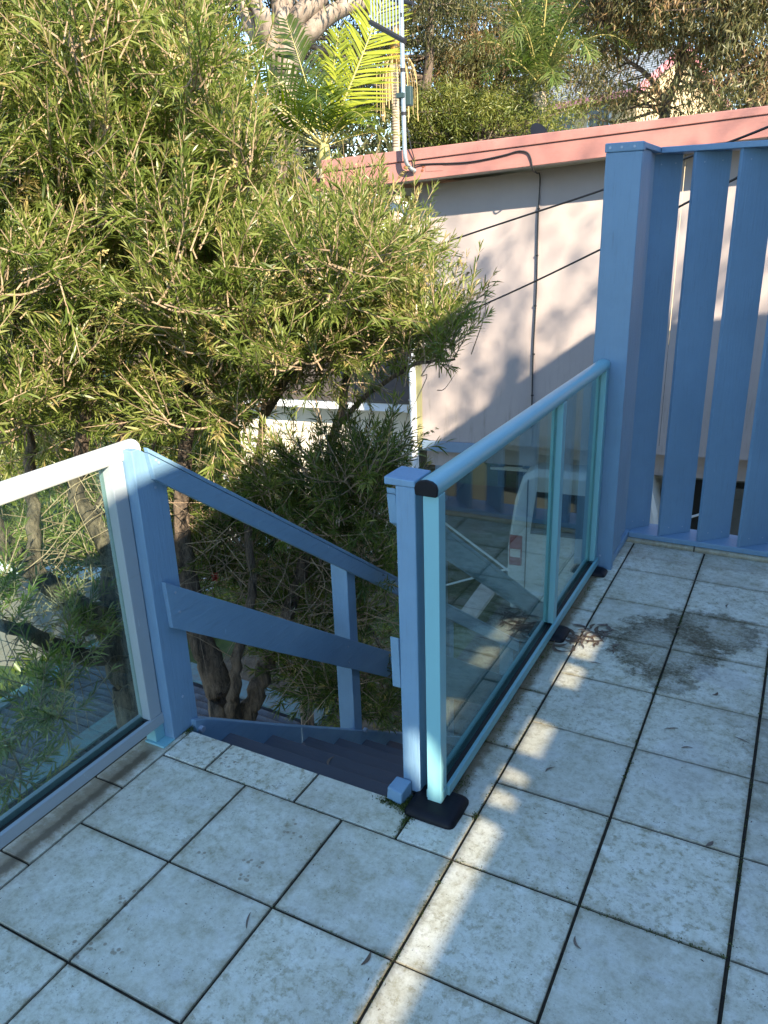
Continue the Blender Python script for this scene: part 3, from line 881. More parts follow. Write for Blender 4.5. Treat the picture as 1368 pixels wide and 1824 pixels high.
for (n_, x_, lab) in ((3, -.46, 'dry leaf on the fourth dark stair tread'), (1, -.70, 'small dry leaf near the stringer on the second stair tread'), (2, -.36, 'curled leaf at the right end of the third stair tread'), (5, -.55, 'leaf on a lower stair tread seen past the railing')):
    me = leaf_meshes[n_ % 6]
    o = bpy.data.objects.new('dry_leaf', me)
    COL.objects.link(o)
    o.location = (x_, 0.641 + 0.2335 * n_ - .045, -0.12 - 0.1632 * n_ + .0012)
    o.rotation_euler = (0, 0, n_ * 1.7)
    tagit(o, lab, 'leaf', 'leaves on the stair treads')
n = 420
P = np.column_stack([rng.uniform(-1.05, 1.2, n), rng.uniform(-.6, 2.6, n), np.full(n, .0008)])
P = P[(P[:, 1] < .44) | (P[:, 0] > -.05)]
n = len(P)
V, F, tt = diamonds(P, np.column_stack([rng.normal(0, 1, n), rng.normal(0, 1, n), np.abs(rng.normal(0, .12, n))]), rng.uniform(.003, .011, n), rng.uniform(.0012, .003, n), rng.uniform(0, 1, n))
o = quads_mesh('grit', V, F, tt, leaf_mat('dark grit', [(0, (.02, .016, .011)), (1, (.10, .07, .045))], 0.0, .8), None)
o['label'] = 'scattered dark grit and bits of leaf on the tiles'

# ------------------------------------------------------------------ own house: casts the shade over the deck, outside the picture
t = thing('own_house', 'pale rendered house wing beside the deck with a low pitched roof', 'house', (4.6, 2.5, GZ))
part('wall', MB().box(2.2, 7.0, 1.61, 3.78, GZ, 3.0), house_wall_m, t)
part('roof', MB().prism_y([(2.19, 3.002), (7.0, 4.1), (7.0, 4.16), (2.19, 3.06)], 1.605, 3.80), roof_grey_m, t)
t = thing('sun_slot_blocker', 'added unseen blocker wall beside the deck, slotted to shape the sunlight', 'wall', (2.21, -1.3, GZ))
sw = MB()  # added wall out of view; its openings shape the floor strip and post gleam
def yz(poly, x0=2.2, x1=2.215):
    sw.prism_x(poly, x0, x1)
yz([(-4.2, GZ), (1.6, GZ), (1.6, 1.6138), (-4.2, 1.6138)])
yz([(-4.2, 1.6832), (-1.35, 1.6832), (-1.315, 1.95), (-1.31, 2.08), (-1.35, 3.32), (-4.2, 3.28)])
yz([(-1.35, 3.36), (-1.31, 2.08), (-1.265, 1.985), (-1.236, 1.885), (-1.2, 3.36)])  # slanted slit shaped to throw the gleam on the post feet
yz([(-1.35, 1.6832), (-1.2, 1.6832), (-1.2, 3.36), (-1.236, 1.885), (-1.245, 1.75), (-1.315, 1.95)])
yz([(-1.2, 1.6832), (1.6, 1.6832), (1.6, 3.75), (0.1, 3.75), (0.05, 3.42), (-1.2, 3.36)])
for (y0, y1) in ((1.40, 1.45), (1.02, 1.24), (.75, .83), (.645, .685), (.515, .575)):  # added teeth break the slot's sunlight into comb patches
    sw.hexa([(2.2, y0 - 1.62, 1.6140), (2.2, y1 - 1.60, 1.6140), (2.2, y1 - 1.67, 1.683), (2.2, y0 - 1.67, 1.683)],
            [(2.21, y0 - 1.62, 1.6140), (2.21, y1 - 1.60, 1.6140), (2.21, y1 - 1.67, 1.683), (2.21, y0 - 1.67, 1.683)])
sw.box(2.2, 2.21, 0.012, 1.6, 1.6140, 1.683)
part('board', sw, house_wall_m, t)  # the whole added light blocker as one mesh
pm = MB()
y = -4.2
while y < 0.012:
    pm.box(2.2035, 2.2041, y, y + .0048, 1.6140, 1.683)  # thin bars added to dim the sun in the slot
    y += 0.0090
part('slot_dimmer_bars', pm, steel_m, t, stuff=True)

# ------------------------------------------------------------------ neighbour's house
NF = Matrix.Translation((-2.829, 6.08, 0)) @ Matrix.Rotation(math.atan2(0.138, 0.990), 4, 'Z')
nh = thing('neighbour_house', 'pinkish beige sheet clad house on posts with a salmon fascia across the drive', 'house', (-2.829, 6.08, GZ), math.atan2(0.138, 0.990))
def zs(x):    # underside of eave along the wall
    return 1.838 + 0.0815 * x
for (x0, x1) in ((0.03, 1.150), (1.172, 2.37), (2.374, 3.57), (3.574, 4.77), (4.774, 6.5)):
    s = MB().hexa([(x0, 0, -.617), (x1, 0, -.617), (x1, .012, -.617), (x0, .012, -.617)], [(x0, 0, zs(x0)), (x1, 0, zs(x1)), (x1, .012, zs(x1)), (x0, .012, zs(x0))])
    part('wall_sheet', s, wall_sheet_m, nh, frame=NF)
part('cover_strip', MB().box(1.1505, 1.1715, -.014, .012, -.617, zs(1.16) - .002), wall_sheet_m, nh, frame=NF)
part('end_wall', MB().box(0.02, 0.03, .013, 7.0, -.617, 1.8), wall_sheet_m, nh, frame=NF)
part('corner_trim', MB().box(-0.035, 0.03, -.016, .05, -.70, 1.83), olive_trim_m, nh, frame=NF, bevel=.004)
part('floor_underside', MB().box(0.03, 6.5, .335, 7.0, -.80, -.62), dark_void_m, nh, frame=NF)
def fasc(x0, x1, zb0, zb1, zt0, zt1, y0, y1):
    return MB().hexa([(x0, y0, zb0), (x1, y0, zb1), (x1, y1, zb1), (x0, y1, zb0)], [(x0, y0, zt0), (x1, y0, zt1), (x1, y1, zt1), (x0, y1, zt0)])
def zl_(x, a, b): return a + (b - a) * (x + .77) / 3.7
X0, X1 = -0.77, 6.6
part('fascia', fasc(X0, X1, 1.822, zl_(X1, 1.822, 2.055), 1.985, zl_(X1, 1.985, 2.213), -.40, -.378), fascia_m, nh, frame=NF, bevel=.004)
part('barge_capping', fasc(X0 - .004, X1, 1.9855, zl_(X1, 1.9855, 2.2135), 2.087, zl_(X1, 2.087, 2.272), -.416, -.372), fascia_m, nh, frame=NF, bevel=.006)
part('soffit', fasc(X0, X1, 1.826, zl_(X1, 1.826, 2.059), 1.836, zl_(X1, 1.836, 2.069), -.3775, 0.0), soffit_m, nh, frame=NF)
part('eave_soffit', MB().box(X0, 0.019, 0.013, 7.0, 1.822, 1.832), soffit_m, nh, frame=NF)
part('eave_fascia', MB().box(X0, X0 + .02, -.377, 7.0, 1.822, 2.07), fascia_m, nh, frame=NF)
rf = MB()
nx = 74
for i in range(nx):
    xa = X0 + (X1 - X0) * i / nx; xb = X0 + (X1 - X0) * (i + 1) / nx
    w0 = .012 if i % 2 else 0.0; w1 = 0.0 if i % 2 else .012
    za = zl_(xa, 2.06, 2.25) + w0; zb = zl_(xb, 2.06, 2.25) + w1
    rf.hexa([(xa, -.371, za - .006), (xb, -.371, zb - .006), (xb, 7.2, zb - .006), (xa, 7.2, za - .006)], [(xa, -.371, za), (xb, -.371, zb), (xb, 7.2, zb), (xa, 7.2, za)])
part('roof', rf, roof_grey_m, nh, frame=NF)
dpipe = MB()
dp_pts = curve_pts([(-.62, .10, 1.83), (-.45, .02, 1.745), (-.20, -.01, 1.665), (-.12, -.012, 1.635), (-.083, -.012, 1.56), (-.08, -.012, 1.3), (-.055, -.012, -1.0), (-.05, -.012, GZ)], 5)
dpipe.tube(dp_pts, .037, 12)
part('downpipe', dpipe, white_pipe_m, nh, smooth_=True, frame=NF)
for z in (1.15, -.2):
    part('pipe_strap', MB().tube([(-.10 + .04 * math.cos(a) + .03, -.012 + .04 * math.sin(a), z + .01 * math.sin(2 * a)) for a in [k * math.pi / 6 for k in range(13)]], .004, 5), steel_m, nh, frame=NF)
part('gutter', MB().prism_y([(X0 - .13, 1.86), (X0 - .12, 1.83), (X0 - .03, 1.83), (X0 - .002, 1.86), (X0 - .002, 1.94), (X0 - .008, 1.94), (X0 - .008, 1.86), (X0 - .12, 1.845), (X0 - .125, 1.95), (X0 - .13, 1.95)], -.36, 7.0), fascia_m, nh, frame=NF)
part('skirting_board', MB().box(0.032, 0.60, -.03, .011, -.725, -.621), blue_board_m, nh, frame=NF, bevel=.003)
part('bearer', MB().box(0.05, 6.5, .25, .33, -.90, -.622), wall_sheet_m, nh, frame=NF)
part('bearer_block', MB().box(0.06, 0.52, .05, .12, -.90, -.74), wall_sheet_m, nh, frame=NF)
for (x, y) in ((0.06, .35), (1.1, 2.6), (2.85, .35), (4.6, .35), (0.1, 3.5), (2.6, 3.5)):
    part('post', MB().box(x, x + .11, y, y + .11, GZ, -.806 if y > 1 else -.805), blue_board_m, nh, frame=NF, bevel=.004)
part('back_wall', MB().box(0.0, 7.0, 5.6, 5.7, GZ, -.805), dark_void_m, nh, frame=NF)
part('store_wall', MB().box(2.75, 6.5, 1.3, 1.36, GZ, -1.15), plain("grey green cladding", (0.035, 0.037, 0.036), .8), nh, frame=NF)
part('store_beam', MB().box(2.0, 6.5, 1.22, 1.29, -1.22, -.99), plain("grey green beam", (0.13, 0.15, 0.145), .7), nh, frame=NF)
dr = part('door', MB().box(3.0, 3.72, 1.262, 1.298, GZ, -1.30), plain("grey door", (0.20, 0.21, 0.21), .6), nh, frame=NF)
part('door_panel', MB().box(3.1, 3.62, 1.250, 1.261, -2.1, -1.42), plain("grey door panel", (0.17, 0.18, 0.18), .6), dr, frame=NF)
part('paling', MB().box(0.25, 0.62, 4.8, 4.84, GZ, -1.2).box(0.64, 1.0, 4.8, 4.84, GZ, -1.25), blue_board_m, nh, frame=NF)
part('cross_brace', MB().tube([(0.10, .34, -1.62), (1.40, .34, -2.50)], .013, 8), rod_m, nh, frame=NF)
part('cross_brace', MB().tube([(0.02, .37, -2.52), (1.6, .37, -1.86), (2.85, .37, -1.30)], .013, 8), rod_m, nh, frame=NF)
lt = part('light_fitting', MB().box(0.62, 1.12, .62, .68, -1.085, -1.055).box(0.78, 0.98, .60, .70, -1.055, -1.03), rod_m, nh, frame=NF)
part('lamp_bracket', MB().tube([(1.12, .65, -1.07), (1.16, .65, -1.07), (1.16, .65, -1.18)], .006, 6), rod_m, nh, frame=NF)
# aerial lead clipped along the fascia and down the joint of the sheets
cb_pts = [(0.075, -.43, 1.965), (.14, -.425, 2.0), (.24, -.412, 2.005), (.6, -.412, 2.0), (.9, -.412, 2.035), (1.04, -.412, 2.062), (1.12, -.412, 2.045), (1.15, -.41, 1.99), (1.163, -.385, 1.91), (1.166, -.2, 1.895), (1.166, -.025, 1.86), (1.160, -.021, 1.5), (1.168, -.021, .9), (1.158, -.021, .3), (1.165, -.021, -.42)]
part('aerial_lead', MB().tube(curve_pts(cb_pts, 5), .0065, 6), cable_m, nh, frame=NF, smooth_=True)
for z in (1.6, 1.2, .75, .3, -.1):
    part('cable_clip', MB().box(1.151, 1.175, -.028, -.0145, z, z + .012), cable_m, nh, frame=NF)
for (x, z) in ((.03, 1.99), (.035, 1.95), (.20, 1.985), (.19, 1.955)):
    part('rust_screw', MB().tube([(x, -.4005, z), (x, -.404, z)], .012, 8), plain("rust", (0.22, 0.07, 0.03), .9) if x == .03 else bpy.data.materials['rust'], nh, frame=NF)
part('patch_plate', MB().box(.22, .38, -.4035, -.4005, 1.945, 1.99), fascia_m, nh, frame=NF)

t = thing('tv_antenna', 'galvanised mast bolted to the salmon fascia, carrying a comb shaped television aerial', 'antenna', tuple(NF @ Vector((.07, -.44, 1.95))))
mast = curve_pts([(0.13, -.415, 1.950), (0.088, -.46, 1.985), (0.066, -.49, 2.05), (0.060, -.495, 2.2), (0.058, -.495, 2.6), (0.058, -.495, 3.0), (0.058, -.495, 4.0)], 5)
part('mast', MB().tube(mast, .019, 12), steel_m, t, smooth_=True, frame=NF)
for z in (2.39, 2.72, 2.94, 3.12):
    part('tape_band', MB().tube([(0.058, -.495, z), (0.058, -.495, z + .03)], .0215, 12), cable_m, t, frame=NF)
part('masthead_box', MB().box(0.008, 0.118, -.468, -.40, 2.47, 2.62), box_m, t, frame=NF, bevel=.008)
part('box_clamp', MB().box(0.00, 0.075, -.525, -.469, 2.525, 2.565), box_m, t, frame=NF, bevel=.004)
bm0 = (-.255, -.40, 3.135); bm1 = (0.125, -.62, 2.92)
part('boom', MB().tube([bm0, bm1], .022, 6), cable_m, t, frame=NF)
bm2 = (-.10, -.28, 3.31); bm3 = (0.14, -.44, 3.22)
part('boom', MB().tube([bm2, bm3], .016, 6), cable_m, t, frame=NF)
for k in range(11):
    s = (k + .4) / 11
    p = Vector(bm0).lerp(Vector(bm1), s)
    ln = .62 - .30 * s
    part('element', MB().tube([(p.x, p.y, p.z - .02), (p.x, p.y, p.z + ln)], .0058, 6), steel_m, t, frame=NF)
part('coax_loop', MB().tube(curve_pts([(0.075, -.46, 2.3), (.10, -.45, 2.16), (.125, -.43, 2.05), (.12, -.42, 1.98)], 6), .005, 5), cable_m, t, frame=NF)
part('coax_loop', MB().tube(curve_pts([(0.07, -.44, 1.955), (.0, -.44, 1.86), (-.08, -.40, 1.76), (-.10, -.2, 1.66), (-.11, -.06, 1.60)], 6), .005, 5), cable_m, t, frame=NF)

t = thing('satellite_dish', 'dark satellite dish just showing above the salmon fascia', 'dish', (-2.33, 8.35, 2.12))
m = MB()
c0 = Vector((-2.36, 8.30, 2.40)); ax = Vector((.75, -.5, .45)).normalized(); ua = ax.cross(Vector((0, 0, 1))).normalized(); ub = ua.cross(ax)
for r_, d_ in ((0.0, 0), (.045, .003), (.085, .011), (.125, .024)):
    for k in range(18):
        w = 2 * math.pi * k / 18
        m.v.append(tuple(c0 + ax * d_ + (ua * math.cos(w) + ub * math.sin(w)) * r_))
for r_ in range(3):
    for k in range(18):
        j = (k + 1) % 18
        m.f.append((r_ * 18 + k, r_ * 18 + j, r_ * 18 + 18 + j, r_ * 18 + 18 + k))
dish_m = plain("dark grey dish", (.010, .012, .018), .95)
dish_m.node_tree.nodes["Principled BSDF"].inputs["Specular IOR Level"].default_value = 0.02
part('reflector', m, dish_m, t, smooth_=True)
part('feed_arm', MB().tube([tuple(c0 - ub * .12), tuple(c0 + ax * .2)], .008, 6), cable_m, t)
part('pole', MB().tube([(-2.38, 8.33, 2.40), (-2.38, 8.33, 2.12)], .018, 8), steel_m, t)

# overhead service cables
def cable(pts, label, r=.007):
    o = part('service_cable', MB().tube(curve_pts(pts, 8), r, 6), cable_m, None, smooth_=True)
    tagit(o, label, 'cable', 'service cables across the drive')
cable([(-3.279, 4.913, 0.980), (-1.870, 4.540, 1.379), (-0.632, 4.117, 1.680), (-0.048, 3.719, 1.825), (0.319, 3.456, 1.916), (0.966, 2.852, 2.091)], 'upper thin black service cable slanting across the beige wall')
cable([(-3.315, 4.890, 0.287), (-1.715, 4.606, 0.873), (-0.634, 4.219, 1.330), (-0.081, 3.816, 1.586), (0.240, 3.550, 1.719), (0.975, 2.851, 2.044)], 'lower thin black service cable slanting across the beige wall')

# ------------------------------------------------------------------ white van under the house
VF = Matrix.Translation((-1.12, 6.25, GZ)) @ Matrix.Rotation(math.radians(6), 4, 'Z')
van = thing('parked_van', 'white van parked nose in under the neighbouring house, red tail lamp toward the deck', 'van', (-1.12, 6.25, GZ), math.radians(6))
prof = [(-.72, .38), (.72, .38), (.76, .60), (.76, 1.05), (.70, 1.55), (.62, 1.82), (.50, 1.90), (-.50, 1.90), (-.62, 1.82), (-.70, 1.55), (-.76, 1.05), (-.76, .60)]
def ring(y, sx, zt):
    return [(p[0] * sx, y, .38 + (p[1] - .38) * zt) for p in prof]
m = MB(); n = len(prof)
secs = [ring(0.0, .97, .96), ring(.06, 1.0, 1.0), ring(2.6, 1.0, 1.0), ring(3.3, .96, .86), ring(3.9, .93, .52), ring(4.3, .9, .42), ring(4.4, .84, .34)]
for s in secs:
    m.v += s
for i in range(len(secs) - 1):
    for k in range(n):
        j = (k + 1) % n
        m.f.append((i * n + k, i * n + j, (i + 1) * n + j, (i + 1) * n + k))
m.f.append(tuple(range(n))); m.f.append(tuple((len(secs) - 1) * n + k for k in range(n)))
body = part('body', m, van_m, van, frame=VF, bevel=.012)
part('rear_window', MB().hexa([(-.52, -.012, 1.22), (.52, -.012, 1.22), (.52, .004, 1.22), (-.52, .004, 1.22)], [(-.47, -.012, 1.68), (.47, -.012, 1.68), (.47, .004, 1.68), (-.47, .004, 1.68)]), dark_glass, van, frame=VF)
for s in (-1, 1):
    x0, x1 = sorted((s * .735, s * .60))
    tl = part('tail_light', MB().box(x0, x1, -.018, .03, .84, 1.18), lamp_red_m, van, frame=VF, bevel=.012)
    part('indicator_lens', MB().box(x0 + .012, x1 - .012, -.023, -.0185, .94, 1.03), lamp_clear_m, tl, frame=VF)
    part('side_window', MB().hexa([(s * .762, .5, 1.15), (s * .762, 2.7, 1.15), (s * .748, 2.7, 1.15), (s * .748, .5, 1.15)], [(s * .712, .55, 1.6), (s * .712, 2.5, 1.6), (s * .698, 2.5, 1.6), (s * .698, .55, 1.6)]), dark_glass, van, frame=VF)
part('rear_bumper', MB().box(-.70, .70, -.07, .03, .36, .56), van_m, van, frame=VF, bevel=.02)
part('tailgate_seam', MB().box(-.565, -.555, -.006, .002, .58, 1.80).box(.555, .565, -.006, .002, .58, 1.80), rubber, van, frame=VF)
part('door_handle', MB().box(-.16, .16, -.03, -.004, .98, 1.03), van_m, van, frame=VF, bevel=.006)
for (x, y) in ((-.68, .75), (.52, .75), (-.68, 3.5), (.52, 3.5)):
    w = part('wheel', MB().tube([(x, y, .31), (x + .17, y, .31)], .31, 20), tyre_m, van, frame=VF)
    part('rim', MB().tube([(x - .004, y, .31), (x + .174, y, .31)], .18, 14), steel_m, w, frame=VF)

o = part('timber_offcut', MB().hexa([(-1.142, 3.112, -0.894), (-1.020, 3.053, -0.896), (-1.066, 3.570, -0.932), (-1.186, 3.632, -0.909)], [tuple(np.array(p) + (0, 0, .03)) for p in ((-1.142, 3.112, -0.894), (-1.020, 3.053, -0.896), (-1.066, 3.570, -0.932), (-1.186, 3.632, -0.909))]), wood_old_m, None, bevel=.003)
tagit(o, 'pale weathered board lying beyond the lower stair railing, seen through the glass', 'board')

# ------------------------------------------------------------------ shed roof below the deck
t = thing('garden_shed', 'low shed with rusty corrugated iron roof and flaking turquoise flashing below the deck', 'shed', (-3.5, 1.0, GZ))
part('wall', MB().box(-4.5, -2.3, -1.6, 3.0, GZ, -2.0), wood_old_m, t)
sx = -4.62
k = 0
while sx < -2.25:
    sh = MB()
    x1 = min(sx + .76, -2.2)
    ny = 140
    for i in range(ny * 2):
        ya = -1.9 + 5.0 * i / (ny * 2); yb2 = -1.9 + 5.0 * (i + 1) / (ny * 2)
        h = .013 * math.sin(math.pi * i / 2); h2 = .013 * math.sin(math.pi * (i + 1) / 2)
        def zr(x): return -1.90 - abs(x + 3.56) * .05
        sh.hexa([(sx, ya, zr(sx) + h - .003), (x1, ya, zr(x1) + h - .003), (x1, yb2, zr(x1) + h2 - .003), (sx, yb2, zr(sx) + h2 - .003)],
                [(sx, ya, zr(sx) + h), (x1, ya, zr(x1) + h), (x1, yb2, zr(x1) + h2), (sx, yb2, zr(sx) + h2)])
    part('roof_sheet', sh, shed_roof_m, t)
    sx += .762; k += 1
part('ridge_flashing', MB().box(-3.66, -3.50, -1.9, 3.1, -1.893, -1.878), turq_m, t)
part('edge_flashing', MB().box(-4.66, -4.55, -1.9, 3.1, -1.945, -1.92), turq_m, t)
part('end_flashing', MB().hexa([(-4.66, 2.96, -1.935), (-3.56, 2.96, -1.875), (-3.56, 3.12, -1.875), (-4.66, 3.12, -1.935)], [(-4.66, 2.96, -1.925), (-3.56, 2.96, -1.865), (-3.56, 3.12, -1.865), (-4.66, 3.12, -1.925)]), turq_m, t)
part('end_flashing', MB().hexa([(-3.559, 2.92, -1.875), (-2.18, 2.92, -1.94), (-2.18, 3.12, -1.94), (-3.559, 3.12, -1.875)], [(-3.559, 2.92, -1.86), (-2.18, 2.92, -1.925), (-2.18, 3.12, -1.925), (-3.559, 3.12, -1.86)]), turq_m, t)

# ------------------------------------------------------------------ weatherboard cottage, its deck, the picket fence
CF = Matrix.Translation((-3.433, 7.121, -1.273)) @ Matrix.Rotation(math.radians(8), 4, 'Z') @ Matrix.Scale(.74, 4)
cx, cy, cz0 = (-3.433, 7.121, -1.273)
cot = thing('weatherboard_cottage', 'sunlit cream weatherboard cottage with dark brown roof behind the bottlebrush', 'cottage', (cx, cy, GZ), math.radians(8))
for k in range(9):
    z = .02 + k * .115
    part('weatherboard', MB().hexa([(-3.2, -.022, z), (0, -.022, z), (0, .01, z), (-3.2, .01, z)], [(-3.2, -.004, z + .113), (0, -.004, z + .113), (0, .01, z + .113), (-3.2, .01, z + .113)]), board_cream_m, cot, frame=CF)
part('wall', MB().box(-3.2, -.02, .011, 3.0, -1.2, 1.1), board_cream_m, cot, frame=CF)
part('corner_board', MB().box(.001, .12, -.03, .06, -.2, 1.06), white_pipe_m, cot, frame=CF)
part('eave_board', MB().box(-3.5, .35, -.42, -.38, 1.00, 1.13), white_paint_m, cot, frame=CF)
part('roof', MB().prism_x([(-.44, 1.13), (1.5, 1.75), (3.4, 1.13), (3.4, 1.18), (1.5, 1.81), (-.44, 1.18)], -3.6, .5), roof_dark_m, cot, frame=CF)
part('veranda_deck', MB().box(-.9, 2.0, -1.3, -.05, -.30, -.22), brown_deck_m, cot, frame=CF)
for k in range(6):
    part('veranda_board', MB().box(-.9 + k * .3, -.62 + k * .3, -1.3, -.05, -.219, -.205), brown_deck_m, cot, frame=CF)

FF_ = Matrix.Translation((-4.237, 7.141, -2.140)) @ Matrix.Rotation(math.radians(12), 4, 'Z')
fx, fy, fz = (-4.237, 7.141, -2.140)
fen = thing('picket_fence', 'white picket fence with ochre posts showing through the shaded bottlebrush', 'fence', (fx, fy, GZ), math.radians(12))
for k in range(16):
    x = -1.9 + k * .16
    part('picket', MB().prism_y([(x, -.9), (x + .085, -.9), (x + .085, .52), (x + .0425, .58), (x, .52)], -.012, .012), white_paint_m, fen, frame=FF_)
for x in (-1.55, -1.22, -.72):
    part('post', MB().box(x, x + .09, .03, .12, -1.0, .70), ochre_m, fen, frame=FF_)
for z in (-.45, .25):
    part('fence_rail', MB().box(-1.95, .75, .013, .05, z, z + .08), white_paint_m, fen, frame=FF_)

# ------------------------------------------------------------------ far gabled house
HG = [Vector((-4.981, 26.30, 5.173)), Vector((-3.506, 34.256, 5.173))]
dirg = (HG[1] - HG[0]); dirg.z = 0; wg = dirg.length; dirg.normalize()
side = Vector((-7.492 + 4.981, 27.717 - 26.30, 0)); ls = side.length + 6; side.normalize()
hs = thing('gabled_house', 'distant yellow cream gabled house with grey roof and pink barge boards', 'house', (-4.981, 26.30, GZ))
apex = (HG[0] + HG[1]) / 2; apex = HG[0] + dirg * (wg * .40) + Vector((0, 0, 1.35))
def P3(u, v, z): q = HG[0] + dirg * u + side * v; return (q.x, q.y, z)
z0 = GZ; ze = 5.173; za = apex.z
m = MB()
m.v = [P3(0, 0, z0), P3(wg, 0, z0), P3(wg, 0, ze), P3(wg * .40, 0, za), P3(0, 0, ze), P3(0, ls, z0), P3(wg, ls, z0), P3(wg, ls, ze), P3(wg * .40, ls, za), P3(0, ls, ze)]
m.f = [(0, 1, 2, 3, 4), (9, 8, 7, 6, 5), (0, 4, 9, 5), (1, 6, 7, 2)]
part('wall', m, gable_cream_m, hs)
def slab_(u0, zz0, u1, zz1, v0, v1, th):
    return MB().hexa([P3(u0, v0, zz0), P3(u1, v0, zz1), P3(u1, v1, zz1), P3(u0, v1, zz0)], [P3(u0, v0, zz0 + th), P3(u1, v0, zz1 + th), P3(u1, v1, zz1 + th), P3(u0, v1, zz0 + th)])
sl_l = (za - ze) / (wg * .40); sl_r = (za - ze) / (wg * .60)
part('roof', slab_(-.5, ze - .5 * sl_l + .03, wg * .40, za + .03, -.3, ls + .3, .10), roof_grey_m, hs)
part('roof', slab_(wg + .5, ze - .5 * sl_r + .03, wg * .4005, za + .03, -.3, ls + .3, .10), roof_grey_m, hs)
for k in range(14):
    u = -.45 + k * (wg * .4 + .4) / 14
    zz = ze + u * sl_l + .135
    part('roof_rib', slab_(u, zz, u + .05, zz + .05 * sl_l, -.3, ls + .3, .03), roof_grey_m, hs)
part('barge_board', slab_(-.5, ze - .5 * sl_l - .12, wg * .40, za - .12, -.36, -.302, .27), pink_trim_m, hs)
part('barge_board', slab_(wg + .5, ze - .5 * sl_r - .12, wg * .4005, za - .12, -.36, -.302, .27), pink_trim_m, hs)
part('gutter', slab_(-.62, ze - .5 * sl_l - .14, -.502, ze - .5 * sl_l - .14, -.3, ls, .17), pink_trim_m, hs)
for v in (1.0, 2.6, 4.5):
    w_ = part('window', MB().hexa([P3(-.04, v, 3.6), P3(-.04, v + 1.0, 3.6), P3(.02, v + 1.0, 3.6), P3(.02, v, 3.6)], [P3(-.04, v, 4.8), P3(-.04, v + 1.0, 4.8), P3(.02, v + 1.0, 4.8), P3(.02, v, 4.8)]), white_paint_m, hs)
    part('pane', MB().hexa([P3(-.05, v + .08, 3.68), P3(-.05, v + .92, 3.68), P3(-.041, v + .92, 3.68), P3(-.041, v + .08, 3.68)], [P3(-.05, v + .08, 4.72), P3(-.05, v + .92, 4.72), P3(-.041, v + .92, 4.72), P3(-.041, v + .08, 4.72)]), dark_glass, w_)

# ------------------------------------------------------------------ bottlebrush trees
def sample_path(pts, rads, step=.08):
    out, rr = [], []
    for (a, b), (ra, rb) in zip(zip(pts[:-1], pts[1:]), zip(rads[:-1], rads[1:])):
        n = max(1, int((b - a).length / step))
        for i in range(n):
            out.append(tuple(a.lerp(b, i / n))); rr.append(ra + (rb - ra) * i / n)
    return out, rr

